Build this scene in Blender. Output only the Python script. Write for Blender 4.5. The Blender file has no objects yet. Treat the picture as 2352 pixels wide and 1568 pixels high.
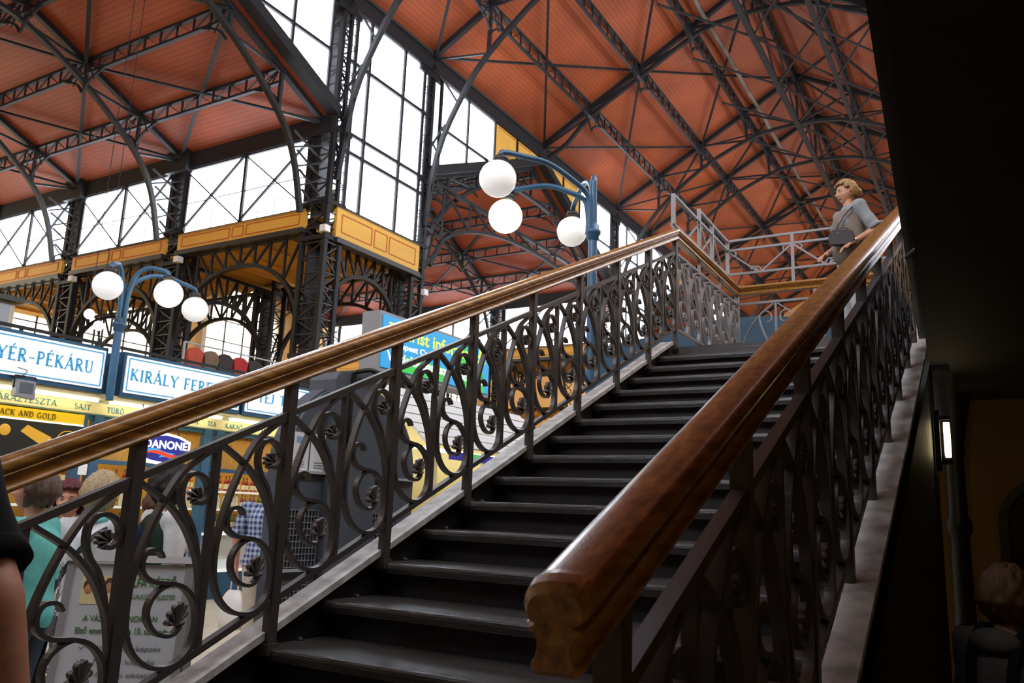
import bpy, bmesh, math, random
from math import sin, cos, pi, radians, sqrt, atan2
from mathutils import Matrix, Vector
random.seed(7)
S = bpy.context.scene
COL = S.collection
# ------------------------------------------------------------ camera
CAMP = Vector((2.4622, -2.0627, 0.6916))
YAW, PITCH, ROLL, FPX = 0.53731, 0.20241, 0.03835, 1888.9
fw = Vector((-sin(YAW)*cos(PITCH), cos(YAW)*cos(PITCH), sin(PITCH)))
rt = Vector((cos(YAW), sin(YAW), 0)); upv = rt.cross(fw)
r2 = cos(ROLL)*rt + sin(ROLL)*upv; u2 = -sin(ROLL)*rt + cos(ROLL)*upv
cam = bpy.data.cameras.new('camera'); cam.sensor_width = 36; cam.lens = 36*FPX/2352
cam.clip_start = .05; cam.clip_end = 400
cam.dof.use_dof = True; cam.dof.focus_distance = 3.2; cam.dof.aperture_fstop = 9.0
camo = bpy.data.objects.new('camera', cam); COL.objects.link(camo)
camo.matrix_world = Matrix.Translation(CAMP) @ Matrix((r2, u2, -fw)).transposed().to_4x4()
S.camera = camo
# ------------------------------------------------------------ world, daylight, exposure
S.view_settings.view_transform = 'Standard'; S.view_settings.look = 'None'
S.view_settings.gamma = 1; S.view_settings.use_curve_mapping = False
S.view_settings.exposure = 0.24
wd = bpy.data.worlds.new('overcast_sky'); S.world = wd; wd.use_nodes = True
wd.node_tree.nodes['Background'].inputs[0].default_value = (.80, .90, 1, 1)
wd.node_tree.nodes['Background'].inputs[1].default_value = 2.0
S.cycles.max_bounces = 4; S.cycles.diffuse_bounces = 3; S.cycles.glossy_bounces = 2; S.cycles.transmission_bounces = 2; S.cycles.transparent_max_bounces = 4
S.cycles.use_light_tree = False
DAYLIGHT = 9.0          # luminance of the daylit glass
def daylight(name, loc, size, size_y, axis, power, col=(1, .97, .92)):
    l = bpy.data.lights.new(name, 'AREA'); l.shape = 'RECTANGLE'; l.size = size; l.size_y = size_y
    l.energy = power; l.color = col
    o = bpy.data.objects.new(name, l); COL.objects.link(o); o.location = loc
    o.rotation_euler = Vector(axis).to_track_quat('-Z', 'Y').to_euler()
    return o
# daylight through the glazing opposite the window wall
daylight('daylight_clerestory_opposite', (4.4, 14, 12.3), 3.6, 44, (-1, 0, -.15), 1600, (.94, .97, 1))

# ------------------------------------------------------------ materials
def lin(h):
    h = h.lstrip('#'); v = [int(h[i:i+2], 16)/255 for i in (0, 2, 4)]
    return tuple(((c+.055)/1.055)**2.4 if c > .04045 else c/12.92 for c in v)
MATS = {}
def mat(name, col, rough=.5, metal=0, emit=0, var=0, vscale=6, bump=0, bscale=40, stretch=(1, 1, 1), coat=0, spec=.5, ecol=None, col2=None, alpha=None, trans=0):
    m = bpy.data.materials.new(name); m.use_nodes = True; nt = m.node_tree; b = nt.nodes['Principled BSDF']
    c = lin(col) if isinstance(col, str) else col
    b.inputs['Base Color'].default_value = (*c, 1); b.inputs['Roughness'].default_value = rough
    b.inputs['Metallic'].default_value = metal; b.inputs['Specular IOR Level'].default_value = spec
    b.inputs['Coat Weight'].default_value = coat; b.inputs['Coat Roughness'].default_value = .12
    if trans: b.inputs['Transmission Weight'].default_value = trans
    if alpha is not None: b.inputs['Alpha'].default_value = alpha
    if emit:
        e = lin(ecol) if ecol else c
        b.inputs['Emission Color'].default_value = (*e, 1); b.inputs['Emission Strength'].default_value = emit
    if var or bump:
        tc = nt.nodes.new('ShaderNodeTexCoord'); mp = nt.nodes.new('ShaderNodeMapping')
        mp.inputs['Scale'].default_value = stretch
        nt.links.new(tc.outputs['Object'], mp.inputs[0])
    if var:
        n = nt.nodes.new('ShaderNodeTexNoise'); n.inputs['Scale'].default_value = vscale; n.inputs['Detail'].default_value = 5
        nt.links.new(mp.outputs[0], n.inputs['Vector'])
        r = nt.nodes.new('ShaderNodeValToRGB'); k = var
        d = lin(col2) if col2 else tuple(x*(1-k) for x in c)
        r.color_ramp.elements[0].position = .32; r.color_ramp.elements[1].position = .68
        r.color_ramp.elements[0].color = (*d, 1)
        r.color_ramp.elements[1].color = (*tuple(min(1, x*(1+k*.5)) for x in c), 1)
        nt.links.new(n.outputs[0], r.inputs[0]); nt.links.new(r.outputs[0], b.inputs['Base Color'])
    if bump:
        n = nt.nodes.new('ShaderNodeTexNoise'); n.inputs['Scale'].default_value = bscale; n.inputs['Detail'].default_value = 3
        nt.links.new(mp.outputs[0], n.inputs['Vector'])
        bp = nt.nodes.new('ShaderNodeBump'); bp.inputs['Strength'].default_value = bump; bp.inputs['Distance'].default_value = .01
        nt.links.new(n.outputs[0], bp.inputs['Height']); nt.links.new(bp.outputs[0], b.inputs['Normal'])
    if emit >= 3:            # lamps and daylit glass: plain emitters
        em = nt.nodes.new('ShaderNodeEmission'); em.inputs[0].default_value = b.inputs['Emission Color'].default_value; em.inputs[1].default_value = emit
        nt.links.new(em.outputs[0], nt.nodes['Material Output'].inputs[0]); nt.nodes.remove(b)
    elif emit: m.cycles.emission_sampling = 'NONE'
    MATS[name] = m; return m
def wavemat(name, col, col2, axis, pitch, rough=.6):
    """painted boards: narrow strips, with patchy fading"""
    m = mat(name, col, rough, var=.22, vscale=.5, col2=col2); nt = m.node_tree; b = nt.nodes['Principled BSDF']
    tc = nt.nodes.new('ShaderNodeTexCoord'); w = nt.nodes.new('ShaderNodeTexWave')
    w.bands_direction = axis; w.inputs['Scale'].default_value = .314/pitch; w.inputs['Distortion'].default_value = 0
    w.wave_profile = 'SAW'
    nt.links.new(tc.outputs['Object'], w.inputs['Vector'])
    rp = nt.nodes.new('ShaderNodeValToRGB'); rp.color_ramp.elements[0].position = .0; rp.color_ramp.elements[0].color = (.45, .45, .45, 1)
    rp.color_ramp.elements[1].position = .22; rp.color_ramp.elements[1].color = (1, 1, 1, 1)
    nt.links.new(w.outputs[0], rp.inputs[0])
    mx = nt.nodes.new('ShaderNodeMixRGB'); mx.blend_type = 'MULTIPLY'; mx.inputs[0].default_value = 1
    src = b.inputs['Base Color'].links[0].from_socket
    nt.links.new(src, mx.inputs[1]); nt.links.new(rp.outputs[0], mx.inputs[2]); nt.links.new(mx.outputs[0], b.inputs['Base Color'])
    return m
M = MATS
mat('iron', '#1e1d1f', .55, .0, var=.3, vscale=4, spec=.3)
mat('iron_worn', '#302e2d', .45, .1, var=.3, vscale=9)
mat('rail_iron', '#514d4b', .4, .15, var=.25, vscale=14, bump=.15, bscale=60)
mat('guard_iron', '#8e8b8e', .45, .1, var=.2, vscale=9)
mat('flange', '#cbcbc9', .5, .05, var=.4, vscale=11, bump=.25, bscale=50)
mat('oak', '#b98742', .3, var=.4, vscale=5, stretch=(12, .8, 12), coat=.5, bump=.1, bscale=30, col2='#7d5223')
mat('tread', '#4b4846', .33, var=.4, vscale=7, bump=.35, bscale=45, stretch=(.4, 3, 3))
mat('riser', '#2a2625', .6, var=.3, vscale=5)
mat('ochre', '#d9a441', .6, var=.1, vscale=1.5)
mat('ochre_dark', '#c89a45', .7, var=.15, vscale=1)
mat('rust_line', '#b5601f', .6)
mat('cream_wall', '#d8a866', .8, var=.15, vscale=.7)
mat('stone_wall', '#cdbda0', .85, var=.2, vscale=1)
mat('blue_paint', '#345f80', .35, var=.15, vscale=5)
mat('blue_dark', '#22506f', .4, var=.15, vscale=5)
mat('white_paint', '#dcdcda', .5)
mat('floor_tile', '#c9c0ae', .35, var=.12, vscale=2)
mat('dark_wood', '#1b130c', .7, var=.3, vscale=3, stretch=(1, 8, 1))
mat('black_iron', '#0c0c0d', .5)
mat('daylit_glass', '#ffffff', .3, emit=DAYLIGHT, ecol='#e9f2ff')
mat('daylit_glass_far', '#ffffff', .3, emit=3.2, ecol='#fff6dc')
mat('opal_glass', '#f4f4f4', .15, emit=.35, ecol='#ffffff', coat=.6)
mat('opal_glass_lit', '#ffffff', .15, emit=3.5, ecol='#fff4d6')
wavemat('roof_red_x', '#964528', '#7f3820', 'Y', .13)
wavemat('roof_red_y', '#97461f', '#803818', 'X', .13)

# ------------------------------------------------------------ builders
WM = {}
def wm(o): return WM[o.name] if o is not None else Matrix.Identity(4)
def put(name, data, M4=None, parent=None):
    o = bpy.data.objects.new(name, data); COL.objects.link(o)
    M4 = M4 if M4 is not None else Matrix.Identity(4)
    if parent is not None:
        o.parent = parent; o.matrix_parent_inverse = wm(parent).inverted()
    o.matrix_basis = M4; WM[o.name] = M4
    return o
def tag(o, label=None, cat=None, group=None, kind=None):
    if label: o['label'] = label
    if cat: o['category'] = cat
    if group: o['group'] = group
    if kind: o['kind'] = kind
    return o
def thing(name, label, cat, loc=(0, 0, 0), group=None):
    o = put(name, None, Matrix.Translation(Vector(loc))); o.empty_display_size = .1
    return tag(o, label, cat, group)
def struct(o): o['kind'] = 'structure'; return o
def node(name, loc, parent): return put(name, None, Matrix.Translation(Vector(loc)), parent)
CUBES = {}
def cube_mesh(m):
    if m not in CUBES:
        me = bpy.data.meshes.new('bar_'+m)
        v = [(x, y, z) for x in (-.5, .5) for y in (-.5, .5) for z in (-.5, .5)]
        f = [(0, 1, 3, 2), (4, 6, 7, 5), (0, 4, 5, 1), (2, 3, 7, 6), (0, 2, 6, 4), (1, 5, 7, 3)]
        me.from_pydata(v, [], f); me.materials.append(M[m]); me.update(); CUBES[m] = me
    return CUBES[m]
def frame(p, q, up=(0, 0, 1)):
    p = Vector(p); q = Vector(q); d = q-p; L = d.length; z = d/L if L else Vector((0, 0, 1))
    u = Vector(up)
    if abs(z.dot(u.normalized())) > .98: u = Vector((0, 1, 0)) if abs(z.y) < .9 else Vector((1, 0, 0))
    x = u.cross(z).normalized(); y = z.cross(x)
    return Matrix((x, y, z)).transposed().to_4x4(), L
def bar(name, p, q, w, h, m, parent=None, up=(0, 0, 1)):
    """straight flat bar from p to q; h is measured along up, w across it"""
    R, L = frame(p, q, up)
    c = (Vector(p)+Vector(q))/2
    return put(name, cube_mesh(m), Matrix.Translation(c) @ R @ Matrix.Diagonal((w, h, L, 1)), parent)
def box(name, lo, hi, m, parent=None):
    lo = Vector(lo); hi = Vector(hi); s = hi-lo
    return put(name, cube_mesh(m), Matrix.Translation((lo+hi)/2) @ Matrix.Diagonal((s.x, s.y, s.z, 1)), parent)
class MB:
    def __init__(s): s.v = []; s.f = []; s.m = []; s.sm = []
    def add(s, vs, fs, mi=0, smooth=False):
        n = len(s.v); s.v += [tuple(v) for v in vs]
        for f in fs: s.f.append(tuple(i+n for i in f)); s.m.append(mi); s.sm.append(smooth)
    def box(s, lo, hi, mi=0):
        (a, b, c), (d, e, g) = lo, hi
        s.add([(x, y, z) for x in (a, d) for y in (b, e) for z in (c, g)], [(0, 1, 3, 2), (4, 6, 7, 5), (0, 4, 5, 1), (2, 3, 7, 6), (0, 2, 6, 4), (1, 5, 7, 3)], mi)
    def bar(s, p, q, w, h, up=(0, 0, 1), mi=0):
        R, L = frame(p, q, up); c = (Vector(p)+Vector(q))/2; T = Matrix.Translation(c) @ R @ Matrix.Diagonal((w, h, L, 1))
        s.add([T @ Vector((x, y, z)) for x in (-.5, .5) for y in (-.5, .5) for z in (-.5, .5)], [(0, 1, 3, 2), (4, 6, 7, 5), (0, 4, 5, 1), (2, 3, 7, 6), (0, 2, 6, 4), (1, 5, 7, 3)], mi)
    def prism(s, poly, T, depth, mi=0):
        """2-D polygon (x,y) placed by matrix T, extruded by depth along local z"""
        n = len(poly)
        vs = [T @ Vector((x, y, 0)) for x, y in poly]+[T @ Vector((x, y, depth)) for x, y in poly]
        s.add(vs, [tuple(range(n-1, -1, -1)), tuple(range(n, 2*n))]+[(i, (i+1) % n, n+(i+1) % n, n+i) for i in range(n)], mi)
    def tube(s, pts, rad, n=8, mi=0, cap=True):
        pts = [Vector(p) for p in pts]; k = len(pts)
        rad = rad if isinstance(rad, (list, tuple)) else [rad]*k
        t0 = (pts[1]-pts[0]).normalized(); a = Vector((0, 0, 1)) if abs(t0.z) < .9 else Vector((1, 0, 0))
        x = a.cross(t0).normalized(); vs = []
        for i, p in enumerate(pts):
            t = (pts[min(i+1, k-1)]-pts[max(i-1, 0)]).normalized()
            x = (x-t*x.dot(t)).normalized(); y = t.cross(x)
            vs += [p+(x*cos(2*pi*j/n)+y*sin(2*pi*j/n))*rad[i] for j in range(n)]
        fs = [(i*n+j, i*n+(j+1) % n, (i+1)*n+(j+1) % n, (i+1)*n+j) for i in range(k-1) for j in range(n)]
        s.add(vs, fs, mi, True)
        if cap: s.add(vs[:n], [tuple(range(n-1, -1, -1))], mi); s.add(vs[-n:], [tuple(range(n))], mi)
    def lathe(s, prof, n=20, c=(0, 0, 0), mi=0):
        vs = [(c[0]+r*cos(2*pi*j/n), c[1]+r*sin(2*pi*j/n), c[2]+z) for r, z in prof for j in range(n)]
        fs = [(i*n+j, i*n+(j+1) % n, (i+1)*n+(j+1) % n, (i+1)*n+j) for i in range(len(prof)-1) for j in range(n)]
        s.add(vs, fs, mi, True)
    def ball(s, c, r, n=20, k=12, mi=0, sc=(1, 1, 1)):
        prof = [(max(1e-4, r*sin(pi*i/k)), -r*cos(pi*i/k)) for i in range(k+1)]
        vs = [(c[0]+p*cos(2*pi*j/n)*sc[0], c[1]+p*sin(2*pi*j/n)*sc[1], c[2]+z*sc[2]) for p, z in prof for j in range(n)]
        fs = [(i*n+j, i*n+(j+1) % n, (i+1)*n+(j+1) % n, (i+1)*n+j) for i in range(k) for j in range(n)]
        s.add(vs, fs, mi, True)
    def mesh(s, name, *mats):
        me = bpy.data.meshes.new(name); me.from_pydata(s.v, [], s.f)
        for m in mats: me.materials.append(M[m] if isinstance(m, str) else m)
        me.polygons.foreach_set('material_index', s.m); me.polygons.foreach_set('use_smooth', s.sm)
        me.update(); return me
    def put(s, name, m, parent=None, M4=None):
        return put(name, s.mesh(name, *(m if isinstance(m, (list, tuple)) else (m,))), M4, parent)
def smooth_path(pts, n=6, closed=False):
    pts = [Vector(p) for p in pts]; out = []
    for i in range(len(pts)-1):
        p0 = pts[max(i-1, 0)]; p1 = pts[i]; p2 = pts[i+1]; p3 = pts[min(i+2, len(pts)-1)]
        for k in range(n):
            t = k/n
            out.append(.5*((2*p1)+(p2-p0)*t+(2*p0-5*p1+4*p2-p3)*t*t+(3*p1-p0-3*p2+p3)*t**3))
    out.append(pts[-1]); return out
def ribbon(mb, path, nrm, th, dep, mi=0, taper=None):
    """flat iron swept along a path that lies in the plane with normal nrm: th in the plane, dep across it"""
    nrm = Vector(nrm).normalized(); k = len(path); vs = []
    for i, p in enumerate(path):
        t = (path[min(i+1, k-1)]-path[max(i-1, 0)]).normalized(); s = nrm.cross(t)
        a = th/2*(taper(i/(k-1)) if taper else 1); d = nrm*dep/2
        vs += [p+s*a+d, p-s*a+d, p-s*a-d, p+s*a-d]
    fs = [(i*4+j, i*4+(j+1) % 4, (i+1)*4+(j+1) % 4, (i+1)*4+j) for i in range(k-1) for j in range(4)]
    mb.add(vs, fs, mi); mb.add(vs[:4], [(3, 2, 1, 0)], mi); mb.add(vs[-4:], [(0, 1, 2, 3)], mi)
# ============================================================ the hall
GZ = -.878                       # ground floor level
FZ = 2.194                       # gallery / landing level
XN, XC, RX, EZ, SL = -12.6, -13.05, -4.1, 15.3, .567
TR = [(-1.4, 13.3), (17.7, 32.3), (36.9, 51.5)]
FLAT = [(13.3, 17.7), (32.3, 36.9), (51.5, 56.1)]
CX = [XC, -18.9, -24.3, -29.7]
TE, TRZ = 11.25, 14.5            # eave and ridge height of the cross roofs
def quad(name, pts, m, parent=None, th=.12, kind=True):
    """a slab: polygon thickened away from its normal"""
    p = [Vector(v) for v in pts]; n = (p[1]-p[0]).cross(p[2]-p[0]).normalized()*th
    mb = MB(); k = len(p)
    mb.add(p+[v-n for v in p], [tuple(range(k)), tuple(range(2*k-1, k-1, -1))]+[(i, k+i, k+(i+1) % k, (i+1) % k) for i in range(k)])
    o = mb.put(name, m, parent)
    if kind and parent is None: struct(o)
    return o
# --- floor: ground floor of large pale tiles
fl = struct(box('floor', (-34, -7, GZ-.3), (5, 62, GZ-.02), 'stone_wall'))
tile = MB(); tile.box((-.595, -.595, -.02), (.595, .595, 0)); tile_me = tile.mesh('tile', 'floor_tile')
for i in range(14):
    for j in range(17):
        put('tile', tile_me, Matrix.Translation((-15.4+i*1.2, -3.6+j*1.2, GZ)), fl)
# --- enclosing walls (mostly behind or beside the view)
w = struct(box('wall_right', (4.6, -7, GZ), (4.9, 62, 15.3), 'cream_wall'))
w = struct(box('wall_back', (-34, -7.3, GZ), (4.9, -7, 21), 'cream_wall'))
w = struct(box('wall_far', (-34, 61, GZ), (4.9, 61.3, 21), 'cream_wall'))
WO = -32.3
wl = struct(box('wall_left', (WO-.4, -7, GZ), (WO, 62, 15), 'cream_wall'))

NWIN = [0]
def window(loc=(0, 0, 0)):
    NWIN[0] += 1
    return struct(put('window_%d' % NWIN[0], None, Matrix.Translation(Vector(loc))))
def pane(parent, poly, nrm, m='daylit_glass', name='pane'):
    p = [Vector(v) for v in poly]; n = Vector(nrm)*.012; k = len(p); mb = MB()
    mb.add([v+n for v in p]+[v-n for v in p], [tuple(range(k)), tuple(range(2*k-1, k-1, -1))]+[(i, k+i, k+(i+1) % k, (i+1) % k) for i in range(k)])
    return mb.put(name, m, parent)
def glazing(pf, nrm, ss, zs, lo=None, hi=None, m='daylit_glass', t=.07, parent=None, minor=0):
    """window grid. pf(s,z)->point; ss, zs grid lines; lo(s)/hi(s) optional slanting limits"""
    w = parent or window(pf(ss[0], zs[0]))
    for i in range(len(ss)-1):
        for j in range(len(zs)-1):
            a, b = ss[i], ss[i+1]; c, d = zs[j], zs[j+1]
            la, lb = (max(c, lo(a)), max(c, lo(b))) if lo else (c, c)
            ha, hb = (min(d, hi(a)), min(d, hi(b))) if hi else (d, d)
            if ha-la < .02 and hb-lb < .02: continue
            poly = []
            if ha > la: poly += [pf(a, la)]
            else: poly += []
            if ha > la and hb > lb: poly = [pf(a, la), pf(b, lb), pf(b, hb), pf(a, ha)]
            elif ha > la: poly = [pf(a, la), pf(b, hb), pf(a, ha)]
            else: poly = [pf(a, ha), pf(b, lb), pf(b, hb)]
            pane(w, poly, nrm, m)
            for k in range(1, minor+1):
                zz = la+(ha-la)*k/(minor+1); z2 = lb+(hb-lb)*k/(minor+1)
                bar('glazing_bar', Vector(pf(a, zz))+Vector(nrm)*.03, Vector(pf(b, z2))+Vector(nrm)*.03, .03, .03, 'iron', w)
    for s in ss:
        z0 = max(zs[0], lo(s)) if lo else zs[0]; z1 = min(zs[-1], hi(s)) if hi else zs[-1]
        if z1-z0 > .05: bar('mullion', Vector(pf(s, z0))+Vector(nrm)*.03, Vector(pf(s, z1))+Vector(nrm)*.03, t, t, 'iron', w)
    for z in zs:
        if lo is None and hi is None:
            bar('transom', Vector(pf(ss[0], z))+Vector(nrm)*.04, Vector(pf(ss[-1], z))+Vector(nrm)*.04, t, t, 'iron', w)
        else:
            ok = [ss[0]+(ss[-1]-ss[0])*k/40 for k in range(41)]
            ok = [s for s in ok if (not lo or lo(s) <= z) and (not hi or hi(s) >= z)]
            if len(ok) > 2: bar('transom', Vector(pf(ok[0], z))+Vector(nrm)*.04, Vector(pf(ok[-1], z))+Vector(nrm)*.04, t, t, 'iron', w)
    return w
# --- generic lattice girder between p and q hanging below the line, web shared per kind
WEB = {}
def web_mesh(n, kind):
    if (n, kind) not in WEB:
        mb = MB()
        for i in range(n):
            a, b = i/n, (i+1)/n
            mb.add(*_wb((a, 0, 0), (a, 0, -1), .006)); mb.add(*_wb((a, 0, 0) if i % 2 else (b, 0, 0), (b, 0, -1) if i % 2 else (a, 0, -1), .005))
        WEB[(n, kind)] = mb.mesh('web', 'iron')
    return WEB[(n, kind)]
def _wb(p, q, w):
    p = Vector(p); q = Vector(q); x = Vector((w/2, 0, 0)); y = Vector((0, .5, 0))
    return [p-x-y, p+x-y, p+x+y, p-x+y, q-x-y, q+x-y, q+x+y, q-x+y], [(0, 1, 5, 4), (1, 2, 6, 5), (2, 3, 7, 6), (3, 0, 4, 7)]
def girder(name, p, q, depth, n, parent, w=.1, up=(0, 0, 1), sag=0):
    p = Vector(p); q = Vector(q); u = Vector(up).normalized()
    g = node(name, (p+q)/2, parent)
    bar('top_chord', p, q, w, .09, 'iron', g, up); bar('bottom_chord', p-u*depth, q-u*depth, w, .07, 'iron', g, up)
    d = q-p; L = d.length; x = d/L; y = u.cross(x).normalized(); z = x.cross(y)
    T = Matrix.Translation(p) @ Matrix((x*L, y*.05, z*depth)).transposed().to_4x4()
    put('web', web_mesh(n, 0), T, g)
    # curved haunches where the girder meets the rafters
    for e, s in ((p, 1), (q, -1)):
        pts = [e-u*(depth+.55)+d*0, e-u*(depth+.22)+x*s*.32, e-u*depth+x*s*.95]
        mb = MB(); ribbon(mb, smooth_path(pts, 4), y, .06, .06)
        for k, a in ((.25, .45), (.5, .7), (.75, .9)): mb.bar(e-u*.05+x*s*.1, pts[0].lerp(pts[2], a)+x*s*.06-u*(-.05), .03, .03)
        mb.put('haunch', 'iron', g)
    return g
def polybar(name, pts, w, h, m, parent, nrm):
    mb = MB(); ribbon(mb, [Vector(p) for p in pts], nrm, h, w); return mb.put(name, m, parent)

# --- nave roof
def nz(x): return EZ+(8.5-abs(x-RX))*SL
cl = quad('ceiling', [(XN-.3, -7, nz(XN-.3)), (XN-.3, 61, nz(XN-.3)), (RX, 61, nz(RX)), (RX, -7, nz(RX))], 'roof_red_y')
cr = quad('ceiling', [(RX, -7, nz(RX)), (RX, 61, nz(RX)), (4.7, 61, nz(4.7)), (4.7, -7, nz(4.7))], 'roof_red_y')
NODES = [-12.6, -10.42, -8.38, -6.35]
YT = [(-1.4, 1), (6, 0), (13.5, 1), (17.5, 1), (25, 0), (32.5, 1), (36.7, 1), (44.2, 0), (51.7, 1), (58, 1)]
LOWF = [(-12.55, 9.3), (-12.2, 11.6), (-11.5, 13.2), (-10.45, 14.66), (-8.38, 16.33), (-6.3, 17.3), (-5.2, 17.55), (-4.1, 17.62)]
LOWM = [(-12.3, 14.6), (-11.5, 15.0), (-10.42, 16.0), (-8.38, 17.15), (-6.35, 18.25), (-5.4, 18.55), (-4.1, 18.64)]
def mir(x, s): return x if s < 0 else 2*RX-x
for y, full in YT:
    for s, par in ((-1, cl), (1, cr)):
        t = node('roof_truss', (mir(-8, s), y, 17), par)
        bar('top_chord', (mir(-12.7, s), y, nz(-12.7)-.2), (RX, y, nz(RX)-.2), .16, .18, 'iron', t)
        low = [(mir(a, s), y, b) for a, b in (LOWF if full else LOWM)]
        polybar('bottom_chord', smooth_path(low, 3), .14, .13, 'iron', t, (0, 1, 0))
        lz = dict((round(a, 1), b) for a, b in (LOWF if full else LOWM))
        prev = None
        for xn, lx, zl in ((-10.42, -10.45, 14.66 if full else 16.0), (-8.38, -8.38, 16.33 if full else 17.15), (-6.35, -6.3, 17.3 if full else 18.25), (-4.1, -4.1, 17.62 if full else 18.64)):
            top = (mir(xn, s), y, nz(xn)-.25); lo_ = (mir(lx, s), y, zl)
            if xn < -5 or s < 0: bar('strut', top, lo_, .1, .1, 'iron', t, (0, 1, 0))
            if prev: bar('diagonal', prev, lo_, .07, .07, 'iron', t, (0, 1, 0))
            else: bar('tie', (mir(-12.55, s), y, 15.0), lo_, .06, .06, 'iron', t, (0, 1, 0))
            prev = top
        if full and s < 0:
            bar('tie', (XN, y, 14.9), (-11.5, y, 13.2), .06, .06, 'iron', t, (0, 1, 0))
            for z0, z1 in ((9.6, 10.6), (10.6, 11.6), (11.6, 12.6)):
                xa = -12.5+(z0-9.3)*.15; bar('lacing', (XN-.15, y, z0), (xa+.2, y, z1), .05, .05, 'iron', t, (0, 1, 0)); bar('lacing', (xa, y, z0), (XN-.15, y, z1), .05, .05, 'iron', t, (0, 1, 0))
for i in range(len(YT)-1):
    y0, y1 = YT[i][0], YT[i+1][0]; n = max(4, round((y1-y0)/.62))
    for xn in (-10.42, -8.38, -6.35, -4.1):
        for s, par in ((-1, cl), (1, cr)):
            if xn == -4.1 and s > 0: continue
            x = mir(xn, s); girder('purlin', (x, y0, nz(x)-.14), (x, y1, nz(x)-.14), .5 if y1-y0 > 5 else .42, n, par)
    for s, par in ((-1, cl), (1, cr)):     # wind bracing below the boards
        for a, b in ((-12.5, -8.38), (-8.38, -4.2)):
            z0, z1 = nz(a)-.3, nz(b)-.3
            bar('wind_brace', (mir(a, s), y0, z0), (mir(b, s), y1, z1), .09, .06, 'iron', par)
            bar('wind_brace', (mir(a, s), y1, z0), (mir(b, s), y0, z1), .09, .06, 'iron', par)
# longitudinal lattice under the ridge and ties along the lower chords
for i in range(len(YT)-1):
    y0, y1 = YT[i][0], YT[i+1][0]; k = 2 if y1-y0 > 5 else 1
    for j in range(k):
        a, b = y0+(y1-y0)*j/k, y0+(y1-y0)*(j+1)/k
        bar('ridge_brace', (RX, a, 17.65), (RX, b, 19.5), .07, .07, 'iron', cr, (1, 0, 0)); bar('ridge_brace', (RX, a, 19.5), (RX, b, 17.65), .07, .07, 'iron', cr, (1, 0, 0))
        bar('chord_brace', (-6.3, a, 17.35), (RX, b, 17.62), .06, .06, 'iron', cl); bar('chord_brace', (RX, a, 17.62), (-1.9, b, 17.35), .06, .06, 'iron', cr); bar('chord_brace', (-1.9, a, 17.35), (RX, b, 17.62), .06, .06, 'iron', cr)
        bar('chord_brace', (-1.9, a, 17.35), (.18, b, 17.5), .06, .06, 'iron', cr); bar('chord_brace', (.18, a, 17.5), (-1.9, b, 17.35), .06, .06, 'iron', cr)
bar('chord_tie', (RX, -7, 17.62), (RX, 61, 17.62), .2, .16, 'iron', cr); bar('chord_tie', (-1.9, -7, 17.35), (-1.9, 61, 17.35), .16, .14, 'iron', cr)
bar('eave_beam', (XN-.1, -7, 14.85), (XN-.1, 61, 14.85), .35, .55, 'iron', cl)
bar('eave_beam_flange', (XN+.08, -7, 15.12), (XN+.08, 61, 15.12), .12, .1, 'iron_worn', cl)
# pale cable conduit slung along one purlin
mat('conduit', '#857a70', .7, var=.5, vscale=1.2); cd = MB(); cd.tube([(-5.75, -7+i*1.5, 18.7+.05*sin(i*1.7)) for i in range(46)], .085, 8)
tag(cd.put('cable_conduit', 'conduit'), 'pale conduit pipe running the whole length of the red nave roof', 'pipe')

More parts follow.
